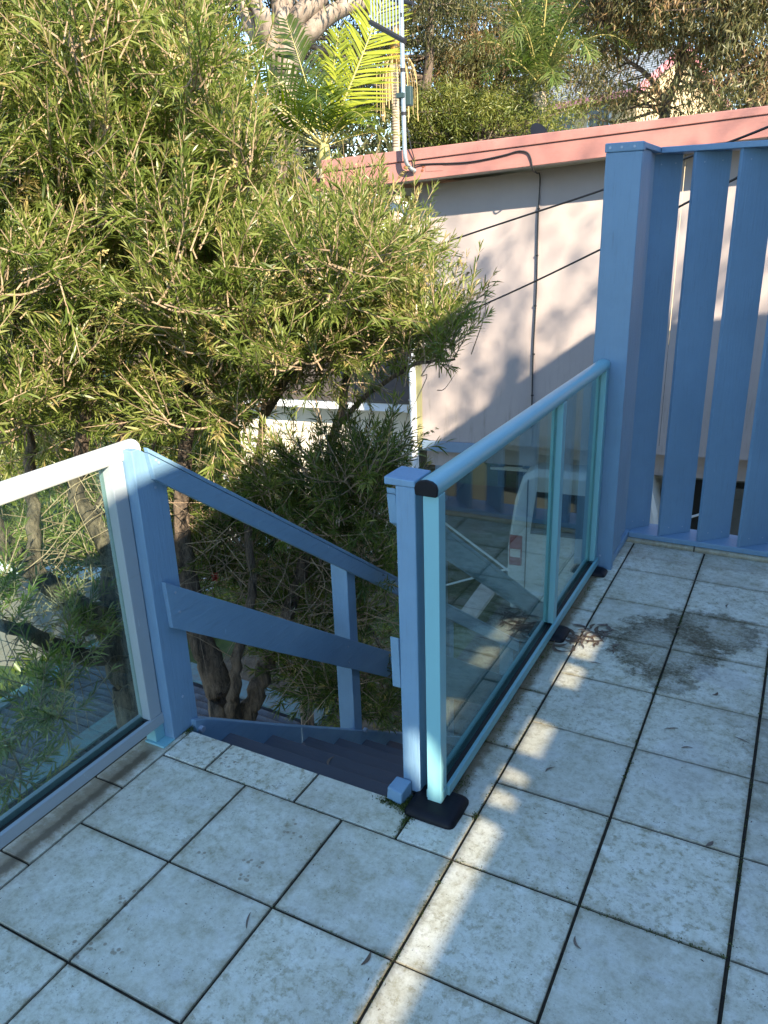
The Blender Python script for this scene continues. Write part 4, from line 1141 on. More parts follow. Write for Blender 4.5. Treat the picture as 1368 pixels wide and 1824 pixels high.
def bottlebrush(label, limbs, clusters, twigs, per_twig, leafL=(.040, .076), spread=.26, tone=.54):
    base = limbs[0][0][0]
    t = thing('bottlebrush_tree', label, 'tree', tuple(base), 0)
    sk, skr = [], []
    for i, (pts, r0, r1) in enumerate(limbs):
        c = curve_pts(pts, 6)
        # slight crookedness
        c = [p + Vector((random.uniform(-1, 1), random.uniform(-1, 1), random.uniform(-1, 1))) * min(.012, r1) if 0 < k < len(c) - 1 else p for k, p in enumerate(c)]
        rr = [r0 + (r1 - r0) * k / (len(c) - 1) for k in range(len(c))]
        part('trunk' if i == 0 else 'limb', MB().tube(c, rr, 10), bb_bark, t, smooth_=True)
        s, q = sample_path(c, rr)
        if i == 0:
            kk = int(len(s) * .35); s, q = s[kk:], q[kk:]
        sk += s; skr += q
    SK = np.array(sk)
    order = sorted(range(len(clusters)), key=lambda i: min((Vector(clusters[i]) - Vector(p)).length for p in sk[::6]))
    br = MB(); tw = MB()
    LV, LF, LT = [], [], []; off = 0
    BV, BF, BT = [], [], []; boff = 0
    for ci in order:
        c = np.array(clusters[ci])
        d = np.linalg.norm(SK - c, axis=1) + np.maximum(0, SK[:, 2] - c[2] + .05) * 1.2
        j = int(np.argmin(d))
        a = SK[j]
        L = np.linalg.norm(c - a)
        mid = (a + c) / 2 + np.array([random.uniform(-.12, .12) * L, random.uniform(-.12, .12) * L, -.10 * L])
        if L > .03:
            cp = curve_pts([a, mid, c], 5)
            r0 = .004 + .007 * min(1, L)
            br.tube(cp, [r0 + (.0035 - r0) * k / (len(cp) - 1) for k in range(len(cp))], 5, False)
            s, _ = sample_path([Vector(p) for p in cp], [1] * len(cp), .10)
            SK = np.vstack([SK, np.array(s[1:])]) if len(s) > 1 else SK
            axis = unit((c - mid)[None])[0]
        else:
            axis = np.array([0, 0, 1.])
        for k in range(twigs):
            st = a + (c - a) * random.uniform(.55, 1.0) if L > .03 else c
            st = st + rng.normal(0, .035, 3)
            dr = axis * .55 + rng.normal(0, .55, 3) + np.array([0, 0, random.uniform(.15, .75)])
            dr = dr / np.linalg.norm(dr)
            ln = spread * random.uniform(.6, 1.35)
            bend = rng.normal(0, .12, 3) + np.array([0, 0, .18])
            q = [st, st + dr * ln * .5, st + dr * ln + bend * ln * .6]
            tw.tube(q, [.0032, .0024, .0012], 3, False)
            n = per_twig
            s = np.sort(rng.uniform(.12, 1.0, n))
            s[-5:] = rng.uniform(.93, 1.0, 5)
            P = np.where((s < .5)[:, None], q[0] + (q[1] - q[0]) * (s / .5)[:, None], q[1] + (q[2] - q[1]) * ((s - .5) / .5)[:, None])
            ax2 = unit((q[2] - q[0])[None])[0]
            w = np.arange(n) * 2.4 + random.random() * 6
            e1 = np.cross(ax2, [0.3, .2, 1.]); e1 /= np.linalg.norm(e1) + 1e-9; e2 = np.cross(ax2, e1)
            out = np.cos(w)[:, None] * e1 + np.sin(w)[:, None] * e2
            op = rng.uniform(.45, 1.05, (n, 1)) * np.where(s > .92, .45, 1.0)[:, None]
            D = ax2 * 1.0 + out * op + rng.normal(0, .08, (n, 3))
            Ls = rng.uniform(leafL[0], leafL[1], n) * np.where(s > .92, .75, 1.0)
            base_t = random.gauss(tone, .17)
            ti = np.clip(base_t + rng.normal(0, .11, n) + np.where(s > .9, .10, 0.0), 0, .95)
            if random.random() < .10:
                ti = np.where(s > .92, rng.uniform(.88, 1.0, n), ti)
            V, F, tt = leaves(P, D, Ls, Ls * rng.uniform(.08, .125, n), ti)
            LV.append(V); LF += [f + off for f in F]; LT += tt; off += len(V)
            if random.random() < .06:          # woody seed spike or bud
                m2 = 26
                s2 = rng.uniform(0, 1, m2)[:, None]
                P2 = q[2] + ax2 * s2 * .07 * 1.0
                D2 = unit(rng.normal(size=(m2, 3))) + ax2 * .4
                V, F, tt = diamonds(P2, D2, np.full(m2, .013), np.full(m2, .008), rng.uniform(0, 1, m2))
                BV.append(V); BF += [f + boff for f in F]; BT += tt; boff += len(V)
    part('branches', br, twig_m, t, smooth_=True, stuff=True)
    part('twigs', tw, twig_m, t, stuff=True)
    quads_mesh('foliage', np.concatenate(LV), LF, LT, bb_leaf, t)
    if BV:
        quads_mesh('seed_spikes', np.concatenate(BV), BF, BT, bud_m, t)
    return t

CL_A = [(-2.98,1.98,2.20),(-2.31,0.72,1.02),(-1.86,1.14,1.88),(-2.18,1.22,2.39),(-2.42,1.48,1.00),(-2.63,1.84,1.72),(-1.88,0.50,0.92),(-3.22,1.78,2.40),(-3.15,1.80,1.08),(-2.67,1.97,1.63),(-3.08,1.53,1.13),(-2.89,2.09,1.42),(-2.49,1.57,0.73),(-2.83,1.57,2.39),(-2.83,1.09,0.66),(-2.63,2.34,2.68),(-3.16,1.54,1.72),(-2.55,2.26,2.46),(-3.01,2.14,1.81),(-2.46,2.08,1.70),(-3.19,1.91,1.99),(-1.94,1.40,2.35),(-2.70,1.61,0.65),(-2.88,1.98,0.83),(-2.72,1.40,1.08),(-2.53,1.22,2.28),(-2.04,0.99,1.95),(-2.34,0.94,1.83),(-2.34,1.91,2.60),(-2.38,1.09,1.59),(-2.48,1.84,0.95),(-2.35,1.86,2.39),(-2.73,1.34,2.41),(-1.88,1.51,2.14),(-1.82,1.04,1.69),(-2.97,2.17,2.49),(-2.38,1.50,1.45),(-2.34,1.01,1.19),(-2.65,1.01,1.14),(-1.90,1.20,1.00),(-1.76,0.88,1.10),(-3.01,1.93,1.00),(-2.63,1.41,1.72),(-2.94,1.70,0.94),(-3.09,1.84,2.16),(-2.46,1.23,1.46),(-1.80,0.74,1.46),(-1.86,0.78,1.83),(-3.02,1.45,1.53),(-2.12,0.76,1.34),(-1.87,1.18,1.23),(-2.20,0.99,1.50),(-2.93,1.41,0.66),(-2.15,1.39,1.44),(-1.48,1.05,2.22),(-1.63,1.16,1.70),(-2.30,1.30,2.27),(-2.32,1.59,2.18),(-2.57,0.92,0.86),(-2.22,1.66,2.03),(-2.75,1.73,1.15),(-2.73,1.64,2.21),(-3.36,1.68,1.60),(-2.72,1.11,0.87),(-2.24,0.70,0.84),(-2.68,1.15,1.61),(-2.28,1.33,2.05),(-1.98,1.02,2.32),(-2.15,1.20,1.34),(-2.80,1.21,1.14),(-3.19,1.46,1.52),(-2.66,2.03,0.57),(-2.31,1.24,1.55),(-2.86,2.27,2.29),(-1.94,0.80,2.13),(-2.83,1.25,1.67),(-2.23,1.21,1.86),(-2.47,1.12,2.01),(-2.71,1.40,1.97),(-2.49,1.78,2.15),(-2.72,2.23,1.62),(-2.74,1.55,1.48),(-2.64,1.68,0.88),(-2.09,1.54,1.58),(-2.80,2.01,2.06),(-2.38,2.00,2.23),(-3.02,1.65,2.01),(-1.59,1.01,1.62),(-2.51,1.25,0.68),(-2.24,1.55,1.08),(-3.43,1.50,0.92),(-3.15,1.82,0.63),(-2.30,1.30,1.17),(-2.40,1.77,1.72),(-1.85,0.64,1.65),(-1.49,0.98,1.87),(-2.96,1.52,1.80),(-2.83,1.94,1.57),(-2.53,1.38,1.96),(-2.30,0.94,0.79),(-1.94,1.32,1.42),(-2.43,1.34,0.89),(-2.80,1.73,2.60),(-2.74,1.10,1.03),(-1.95,0.84,0.88),(-2.08,1.03,0.83),(-2.44,1.91,1.40),(-2.44,1.48,2.35),(-2.47,1.57,1.69),(-3.12,1.61,1.40),(-1.62,1.15,1.91),(-3.05,1.90,1.66),(-3.06,1.94,2.67),(-2.44,1.26,1.82),(-1.96,0.97,1.06),(-2.08,1.54,2.38),(-1.68,0.66,2.02),(-2.75,2.31,2.46),(-2.81,1.83,0.83),(-1.83,1.03,1.35),(-1.77,0.98,1.97),(-2.17,1.20,0.82),(-2.27,1.06,2.12),(-3.08,1.75,1.84),(-2.49,1.73,1.96),(-3.23,1.63,1.10),(-1.67,0.85,1.40),(-2.99,1.25,1.01),(-1.85,0.67,0.95),(-2.57,1.32,1.23),(-3.15,1.58,2.12),(-2.56,1.23,2.11),(-2.08,1.39,1.86),(-1.52,0.89,2.12),(-1.90,1.23,2.10),(-2.54,1.68,1.55),(-1.78,1.32,1.54),(-2.21,1.48,2.28),(-2.53,1.75,1.24),(-2.91,1.55,1.32),(-2.99,2.07,1.16),(-2.86,2.18,0.60),(-2.07,1.16,1.08),(-2.31,1.76,1.08),(-3.34,1.72,2.24),(-2.48,0.94,1.36),(-2.42,1.51,2.03),(-3.09,1.78,2.58),(-2.82,1.48,2.13),(-2.06,0.61,1.04),(-2.91,1.63,1.14),(-2.54,2.12,2.17),(-2.00,1.43,2.02),(-2.79,2.22,0.94),(-2.74,2.22,1.25),(-3.01,1.49,0.98),(-2.19,0.92,1.21),(-2.77,1.63,1.98),(-2.64,1.94,2.01),(-3.05,2.06,2.01),(-3.11,1.92,1.44),(-3.16,1.53,0.84),(-2.96,1.13,0.85),(-2.50,1.91,2.37),(-1.83,1.10,2.23),(-1.97,0.88,1.46),(-2.90,1.74,1.52),(-3.35,1.52,0.49),(-2.98,2.03,0.69),(-3.01,2.07,1.62),(-2.05,1.35,1.02),(-2.64,2.26,2.28),(-3.23,1.58,0.62),(-1.98,1.02,1.76),(-3.41,1.62,1.38),(-2.15,1.14,1.68),(-3.40,1.53,0.72),(-1.71,1.33,2.08),(-2.89,1.91,1.18),(-2.35,1.40,1.30),(-2.88,1.78,2.45),(-2.22,1.67,2.52),(-2.69,1.12,1.42),(-2.54,1.30,2.50),(-2.38,1.10,1.78),(-2.65,1.98,1.41),(-2.01,1.65,2.24),(-2.13,1.29,1.59),(-1.69,0.94,1.80),(-2.55,2.10,1.94),(-2.03,0.81,1.67),(-1.89,0.74,1.31),(-2.38,0.99,0.92),(-2.92,1.86,1.92),(-1.90,1.09,1.55),(-2.75,1.49,0.92),(-2.62,1.50,2.33),(-2.56,1.56,1.42),(-2.75,1.83,2.35),(-2.05,1.09,1.27),(-1.98,0.84,2.36),(-2.55,2.04,1.21),(-2.06,0.53,0.86),(-2.03,1.05,2.11),(-2.56,1.72,2.38),(-2.73,1.81,1.45),(-3.41,1.58,1.17),(-2.53,1.23,1.67),(-3.26,1.38,0.72),(-2.93,1.57,0.75),(-2.59,1.53,1.92),(-1.79,0.52,1.19),(-2.99,1.61,0.59),(-2.30,1.77,1.42),(-2.75,1.80,2.03),(-2.20,1.61,1.46),(-2.93,1.53,2.60),(-2.70,1.23,1.78),(-2.81,2.08,1.79),(-2.32,1.10,2.28),(-3.09,1.81,0.79),(-2.42,1.35,2.15),(-2.21,0.81,1.60),(-2.09,1.23,2.39),(-2.09,1.52,2.41),(-2.10,1.79,2.48),(-2.56,1.35,0.35),(-2.86,1.22,0.19),(-2.83,1.74,-0.01),(-2.19,1.23,0.09),(-2.80,1.60,-0.19),(-2.51,1.20,0.15),(-2.54,1.69,0.09),(-2.68,1.57,0.31),(-1.89,0.49,0.23),(-1.94,0.86,-0.09),(-1.49,0.31,-0.00),(-1.76,0.32,-0.43),(-1.71,0.44,-0.09),(-1.76,0.24,-0.19)]
CL_B = [(-2.30,2.37,1.07),(-2.45,1.89,0.61),(-2.16,1.91,2.18),(-1.14,1.27,1.04),(-1.44,1.35,1.12),(-1.98,1.72,2.06),(-1.35,2.40,1.36),(-1.56,1.95,0.85),(-1.89,2.47,0.98),(-1.74,1.82,1.11),(-2.43,2.02,1.04),(-2.20,2.18,2.21),(-2.39,2.38,2.43),(-2.10,2.39,1.13),(-1.98,2.25,1.83),(-1.92,2.50,1.33),(-1.24,1.29,1.41),(-1.46,1.15,2.05),(-2.28,1.97,1.93),(-2.37,2.54,2.29),(-2.45,2.29,0.48),(-2.65,2.44,0.43),(-2.35,2.54,2.03),(-1.84,1.78,0.81),(-1.87,1.60,1.81),(-1.67,1.70,1.75),(-2.51,2.49,2.22),(-2.18,2.35,1.42),(-1.78,1.62,1.95),(-2.20,2.09,1.19),(-2.07,1.58,0.79),(-1.52,2.15,1.22),(-1.61,1.35,1.93),(-2.21,2.26,0.52),(-2.36,2.57,1.66),(-1.75,1.55,1.42),(-1.68,1.53,2.27),(-1.57,1.62,1.90),(-1.86,1.90,0.99),(-1.56,2.64,1.19),(-1.69,1.16,0.84),(-1.46,1.51,1.21),(-2.12,1.91,1.87),(-2.26,1.95,0.67),(-2.13,2.13,1.93),(-1.60,1.79,0.77),(-2.12,2.72,1.53),(-2.01,2.12,1.06),(-2.25,2.22,2.38),(-2.08,1.72,1.79),(-1.46,1.45,1.81),(-1.47,1.60,0.85),(-2.03,2.21,0.79),(-2.06,1.64,1.24),(-1.94,1.65,1.04),(-2.03,1.97,1.27),(-1.52,1.85,1.21),(-2.19,2.79,1.22),(-1.78,2.83,1.17),(-1.41,1.67,1.43),(-1.82,1.42,0.87),(-2.06,2.39,1.54),(-1.61,1.56,1.13),(-1.28,1.33,1.24),(-2.75,2.32,0.81),(-1.47,1.31,0.78),(-2.52,2.48,1.96),(-2.02,2.03,2.15),(-1.41,0.98,1.31),(-2.48,2.20,1.41),(-2.62,2.40,1.13),(-1.91,1.91,2.23),(-1.90,2.28,1.40),(-1.01,1.54,1.24),(-2.16,2.46,1.86),(-2.44,2.60,1.31),(-1.93,1.80,2.40),(-1.46,1.34,1.98),(-2.41,2.22,2.53),(-2.65,2.33,1.82),(-1.56,1.43,0.97),(-1.78,1.78,2.12),(-1.42,2.00,1.28),(-2.02,2.67,0.96),(-0.98,1.38,1.43),(-1.19,1.84,1.26),(-2.17,2.72,0.66),(-1.40,1.63,1.74),(-2.15,1.69,1.01),(-2.13,2.15,0.65),(-1.32,1.42,1.70),(-2.21,2.60,1.78),(-2.18,2.16,1.78),(-1.84,1.90,1.84),(-1.90,2.77,1.36),(-2.53,2.12,0.67),(-1.34,1.84,1.07),(-1.79,2.61,1.09),(-1.69,2.39,1.08),(-2.30,2.36,0.77),(-1.23,1.13,2.02),(-1.61,1.72,1.48),(-2.37,1.92,0.80),(-0.88,1.54,1.43),(-1.92,1.59,1.33),(-1.50,1.67,1.25),(-2.53,2.30,0.94),(-1.14,1.44,1.05),(-1.86,2.43,1.58),(-2.23,1.89,1.32),(-2.29,2.59,1.50),(-1.66,1.24,1.14),(-2.50,2.50,1.02),(-1.94,1.97,1.65),(-1.68,2.64,1.39),(-2.53,2.58,0.72),(-2.53,2.42,1.41),(-1.21,1.29,1.80),(-2.12,1.99,2.51),(-2.32,2.33,1.61),(-1.57,1.58,2.15),(-1.96,2.21,1.23),(-1.16,1.49,1.40),(-1.35,2.15,1.43),(-1.61,1.43,1.54),(-1.96,1.90,2.06),(-1.77,1.46,1.74),(-1.09,1.68,1.33),(-1.99,1.95,0.68),(-1.67,1.58,0.87),(-1.70,1.87,1.41),(-1.73,1.83,1.62),(-1.71,2.87,1.47),(-1.92,1.98,1.41),(-1.29,1.06,1.52),(-2.73,2.38,1.40),(-2.15,2.52,1.65),(-1.40,1.04,1.65),(-1.96,2.65,0.77),(-2.02,2.46,0.82),(-2.62,2.19,1.08),(-2.06,1.80,1.48),(-2.29,2.05,0.52),(-1.64,1.33,1.76),(-2.29,2.17,1.60),(-2.36,2.29,2.26),(-1.83,2.18,0.70),(-2.33,2.60,0.77),(-1.81,1.63,1.64),(-1.87,1.80,1.71),(-1.75,1.62,1.02),(-2.33,2.33,1.86),(-1.71,2.16,1.34),(-1.70,2.26,1.53),(-1.27,1.77,1.48),(-2.15,2.28,1.26),(-2.39,2.45,0.48),(-2.15,2.57,0.88),(-2.04,2.16,1.43),(-2.09,2.89,1.46),(-1.68,1.38,1.28),(-2.59,2.43,2.46),(-1.86,1.80,1.31),(-1.39,2.10,1.13),(-2.27,2.10,2.04),(-1.28,1.16,1.28),(-2.37,2.73,1.85),(-2.10,2.19,2.55),(-2.06,2.09,2.44),(-1.99,2.15,2.42),(-1.98,2.28,2.19),(-1.74,2.33,1.68),(-1.54,2.46,1.58),(-1.34,2.46,1.60),(-1.09,1.89,1.18),(-1.16,2.20,1.03),(-1.25,2.28,0.91),(-1.14,2.48,1.04),(-1.42,2.10,0.98),(-1.58,2.29,1.12),(-1.28,2.11,0.99),(-1.19,1.80,1.05),(-0.96,2.25,1.04),(-1.25,2.27,1.31),(-1.37,2.37,1.01),(-0.94,1.97,1.09),(-1.21,1.98,1.16),(-1.48,2.49,0.95),(-1.10,2.34,0.99),(-1.26,1.91,0.96),(-1.45,2.49,1.22),(-1.24,2.62,0.92),(-1.58,2.20,0.91),(-1.09,1.87,1.35),(-1.21,2.44,1.27),(-0.93,1.90,1.37),(-1.24,2.21,1.17),(-1.54,2.42,1.12),(-1.39,2.30,1.13),(-1.14,2.02,1.38),(-1.09,2.24,1.34),(-1.55,2.33,0.99),(-1.38,2.22,1.31),(-1.27,2.51,1.00),(-1.27,2.36,1.17),(-1.13,2.07,0.98),(-1.11,1.94,1.04),(-1.68,2.37,0.84),(-1.16,2.55,1.40),(-1.16,2.55,1.29),(-0.78,2.07,1.14),(-0.81,2.00,1.07),(-0.75,1.97,1.00),(-0.92,2.01,0.97)]
CL_C = [(-1.57,2.10,0.26),(-1.81,2.08,0.13),(-1.33,2.14,0.08),(-1.13,1.83,0.39),(-1.55,2.47,0.12),(-1.39,1.98,0.42),(-1.32,2.45,-0.33),(-1.43,2.32,0.17),(-1.18,1.78,0.17),(-1.69,2.02,0.33),(-1.60,2.36,0.25),(-1.47,2.48,0.32),(-1.41,2.60,-0.21),(-1.38,2.14,-0.14),(-1.48,1.66,0.30),(-1.51,2.30,-0.17),(-1.14,1.90,0.09),(-1.55,1.83,0.29),(-1.22,1.89,0.26),(-1.02,1.89,0.26),(-1.17,1.69,0.32),(-1.42,1.70,0.15),(-1.79,2.47,-0.04),(-1.93,2.27,-0.05),(-1.23,1.96,0.46),(-1.77,2.45,0.15),(-1.78,2.27,-0.10),(-1.30,1.61,0.24),(-1.12,2.10,-0.17),(-1.66,2.32,0.12),(-1.44,2.58,0.14),(-1.11,1.70,0.50),(-1.47,2.22,0.28),(-1.57,2.07,0.06),(-1.42,1.92,0.06),(-1.48,2.75,-0.27),(-2.04,2.22,0.19),(-1.00,1.80,0.07),(-1.56,2.72,0.09),(-1.72,1.89,0.15),(-1.25,1.99,-0.03),(-2.09,2.44,0.15),(-1.64,2.38,-0.18),(-1.53,2.46,-0.30),(-1.95,2.38,0.06),(-1.25,2.25,-0.30),(-1.16,2.13,0.13),(-1.57,2.21,-0.02),(-0.97,1.78,0.56),(-1.44,2.33,-0.03),(-1.08,1.92,-0.10),(-1.38,1.49,0.47),(-1.63,2.51,-0.09),(-1.26,2.28,0.24),(-2.00,2.06,0.13),(-1.16,2.18,0.35),(-1.64,2.74,-0.24),(-1.73,1.77,0.26),(-1.06,1.97,0.50),(-1.75,2.54,-0.30),(-2.18,2.34,0.07),(-1.30,1.62,0.51),(-1.92,2.40,-0.30),(-1.88,2.46,-0.54),(-2.73,2.34,-0.50),(-1.82,1.82,-0.03),(-2.46,2.40,-0.36),(-2.67,2.47,-0.20),(-2.23,2.28,-0.44),(-1.88,2.28,-0.63),(-1.64,2.67,-0.67),(-2.13,1.81,-0.06),(-1.67,2.79,-0.93),(-2.32,1.91,0.08),(-2.35,2.47,-0.22),(-2.11,2.76,-0.88),(-1.41,2.23,-0.53),(-2.37,2.30,-0.51),(-1.94,2.63,-0.64),(-2.30,2.57,-0.62),(-1.75,2.31,-0.33),(-2.04,2.48,-0.44),(-2.00,1.87,-0.17),(-2.12,2.62,-0.56),(-1.92,1.98,-0.35),(-1.99,1.69,-0.12),(-2.41,2.17,-0.46),(-1.71,3.01,-0.75),(-1.62,1.84,-0.34),(-2.12,2.61,-0.81),(-1.62,3.03,-1.12),(-2.42,2.45,-0.08),(-2.13,2.14,-0.46),(-1.91,1.98,-0.09),(-1.76,2.40,-0.69),(-2.02,2.03,-0.26),(-1.27,2.06,-0.40),(-2.50,2.14,-0.06),(-1.58,2.02,-0.39),(-2.44,2.00,-0.36),(-2.29,1.98,-0.19),(-2.13,2.05,-0.05),(-2.12,1.78,0.18),(-2.53,2.37,-0.59),(-1.86,1.74,0.14),(-2.34,2.72,-0.74),(-1.33,2.49,-1.13),(-1.70,2.15,-1.06),(-1.21,2.31,-1.16),(-1.00,1.86,-0.83),(-1.55,2.32,-1.12),(-1.24,1.81,-0.87),(-1.47,1.84,-0.82),(-1.35,2.21,-0.84),(-1.68,2.46,-1.05),(-1.28,1.84,-0.74),(-1.70,1.98,-0.82),(-1.40,2.49,-1.36),(-1.54,1.88,-0.69),(-1.81,2.02,-0.72),(-1.83,2.18,-0.84),(-1.53,2.13,-0.77),(-1.35,2.27,-0.98),(-1.35,2.07,-1.01),(-1.62,2.47,-1.29),(-1.54,1.75,-0.60),(-1.93,2.14,-0.72),(-1.11,1.84,-0.63),(-1.45,2.44,-1.18),(-1.63,2.32,-1.00),(-1.27,1.97,-0.78),(-1.34,1.72,-0.69)]
CL_D = [(-7.26,5.75,-2.21),(-7.88,5.42,-1.17),(-6.08,5.67,-1.83),(-6.02,5.03,-1.77),(-6.81,5.72,-1.71),(-6.34,6.35,-1.58),(-7.04,5.59,-2.16),(-6.68,5.88,-2.17),(-7.12,6.15,-1.58),(-7.37,5.90,-2.27),(-7.48,6.00,-2.32),(-7.42,4.64,-0.89),(-6.33,5.51,-1.89),(-6.63,5.69,-1.35),(-6.96,5.62,-1.26),(-6.37,5.01,-1.75),(-6.89,5.73,-1.97),(-5.73,5.53,-2.10),(-6.73,5.52,-2.07),(-7.04,5.82,-1.13),(-6.58,4.76,-1.43),(-7.59,4.72,-1.14),(-7.84,3.89,-2.34),(-7.40,5.84,-1.23),(-6.40,6.01,-1.55),(-7.50,5.00,-1.65),(-6.46,5.52,-1.06),(-7.63,5.18,-0.99),(-6.22,4.74,-1.73),(-6.62,6.10,-1.62),(-7.61,5.41,-0.94),(-6.52,5.67,-1.99),(-7.15,5.94,-2.33),(-6.66,5.92,-1.53),(-7.13,6.52,-2.34),(-6.94,5.14,-1.16),(-6.60,6.74,-2.05),(-6.12,6.47,-1.33),(-6.73,5.06,-0.97),(-5.96,5.08,-1.14)]
V_ = lambda L: [Vector(p) for p in L]
limbsA = [(V_([(-1.971, 1.133, -2.750), (-1.981, 1.123, -0.703), (-2.024, 1.117, -0.429), (-2.051, 1.117, -0.223), (-2.069, 1.127, -0.070)]), .105, .07),
          (V_([(-2.056, 1.111, -0.191), (-2.120, 1.032, -0.080), (-2.175, 0.927, 0.084), (-2.157, 0.815, 0.241), (-2.122, 0.688, 0.553), (-2.180, 0.781, 0.976), (-2.226, 1.059, 1.479)]), .062, .018),
          (V_([(-2.069, 1.127, -0.070), (-2.100, 1.214, 0.073), (-2.240, 1.280, 0.253), (-2.317, 1.266, 0.416), (-2.303, 1.361, 0.693), (-2.302, 1.514, 1.188), (-2.309, 1.725, 1.766), (-2.350, 1.827, 2.237)]), .055, .012),
          (V_([(-2.041, 1.128, -0.332), (-1.995, 0.866, -0.179), (-1.923, 0.625, 0.058), (-1.842, 0.384, 0.245)]), .045, .02),
          (V_([(-2.158, 0.847, 0.188), (-2.276, 0.992, 0.430), (-2.336, 1.079, 0.706), (-2.339, 1.075, 1.050), (-2.333, 1.246, 1.583), (-2.398, 1.480, 2.135)]), .032, .01),
          (V_([(-2.240, 1.280, 0.253), (-2.243, 1.504, 0.552), (-2.347, 1.686, 0.952), (-2.240, 1.933, 1.516), (-2.214, 2.092, 2.116)]), .03, .009)]
limbsB = [(V_([(-1.794, 1.529, -2.750), (-1.792, 1.530, -0.944), (-1.821, 1.531, -0.711), (-1.886, 1.525, -0.490), (-1.936, 1.533, -0.279)]), .095, .055),
          (V_([(-1.936, 1.533, -0.279), (-2.006, 1.604, 0.022), (-2.026, 1.654, 0.303), (-2.054, 1.833, 0.775), (-2.045, 2.040, 1.431), (-2.050, 2.229, 2.017), (-2.153, 2.275, 2.416)]), .05, .011),
          (V_([(-1.761, 1.559, -1.024), (-1.697, 1.639, -0.810), (-1.664, 1.718, -0.641), (-1.626, 1.800, -0.505), (-1.568, 1.967, -0.175), (-1.516, 2.063, 0.178), (-1.426, 2.181, 0.577), (-1.407, 2.425, 1.107), (-1.396, 2.546, 1.400)]), .055, .012),
          (V_([(-1.764, 1.488, -0.873), (-1.687, 1.490, -0.649), (-1.659, 1.515, -0.429), (-1.647, 1.655, -0.181), (-1.704, 1.738, 0.172), (-1.724, 1.976, 0.656), (-1.786, 2.302, 1.334), (-1.838, 2.509, 1.946)]), .032, .01),
          (V_([(-1.724, 1.976, 0.656), (-1.542, 1.985, 0.876), (-1.422, 2.005, 0.946), (-1.029, 2.061, 1.045), (-0.741, 2.032, 1.072)]), .022, .006),
          (V_([(-1.426, 2.181, 0.577), (-1.176, 2.096, 0.784), (-0.897, 2.016, 0.945), (-0.699, 1.996, 0.983)]), .015, .005),
          (V_([(-1.407, 2.425, 1.107), (-1.251, 2.510, 1.320), (-1.111, 2.578, 1.448)]), .013, .005),
          (V_([(-1.886, 1.525, -0.490), (-2.050, 1.490, -0.188), (-2.171, 1.581, 0.247), (-2.152, 1.741, 0.787)]), .03, .01)]
limbsC = [(V_([(-2.072, 2.589, -2.750), (-2.041, 2.612, -1.282), (-1.972, 2.660, -0.826), (-1.807, 2.650, -0.356)]), .05, .03),
          (V_([(-1.807, 2.650, -0.356), (-1.546, 2.575, 0.003), (-1.352, 2.569, 0.200)]), .02, .008),
          (V_([(-1.972, 2.660, -0.826), (-1.573, 2.559, -0.730), (-1.336, 2.465, -0.934)]), .02, .008)]
bottlebrush('tall sunlit bottlebrush tree at far left whose leaning trunk shows through the glass', limbsA, CL_A, 14, 42)
bottlebrush('broad bottlebrush tree of several stems behind the stair railing, reaching toward the beige wall', limbsB, CL_B, 14, 42)
bottlebrush('low bottlebrush thicket in the shade under the stair railing, leaves tinted darker for that shade', limbsC, CL_C, 12, 38, tone=.26)  # lower tone puts the shade under the railing into the leaf colour
n = 34000
gx = rng.uniform(-15, -4.7, n); gy = rng.uniform(0.5, 9.0, n)
clump = np.sin(gx * 2.3 + 1) * np.sin(gy * 2.9) + .6 * np.sin(gx * 5.1 + gy * 3.7)
onpath = (gy < 5.2 + .18 * (gx + 7)) & (gy > 3.4 + .30 * (gx + 6.2)) & (gx < -5.2)
keep = ((clump > -.35) & ~onpath) | (rng.uniform(0, 1, n) < .05)
gx, gy, clump = gx[keep], gy[keep], clump[keep]
n = len(gx)
P = np.column_stack([gx, gy, GZ + rng.uniform(0, 1, n) * (.06 + .22 * np.clip(clump + .4, 0, 1.4))])
V, F, tt = diamonds(P, rng.normal(0, .6, (n, 3)) + np.array([0, 0, .5]), rng.uniform(.07, .16, n), rng.uniform(.02, .05, n), np.clip(.5 + .25 * clump + rng.normal(0, .15, n), 0, 1))
o = quads_mesh('groundcover', V, F, tt, dark_leaf, None)
o['label'] = 'low leafy groundcover along the garden path below the deck'
limbsD = [(V_([(-6.5, 5.6, GZ), (-6.45, 5.7, -2.0), (-6.4, 5.8, -1.2)]), .05, .02), (V_([(-6.45, 5.7, -2.2), (-6.9, 5.2, -1.6), (-7.3, 5.0, -1.2)]), .025, .01)]
bottlebrush('rounded sunlit shrub in the garden behind the big bottlebrush stems', limbsD, CL_D, 9, 28, spread=.3)
bt = bpy.data.objects['bottlebrush_tree.001']
tg_ = MB()
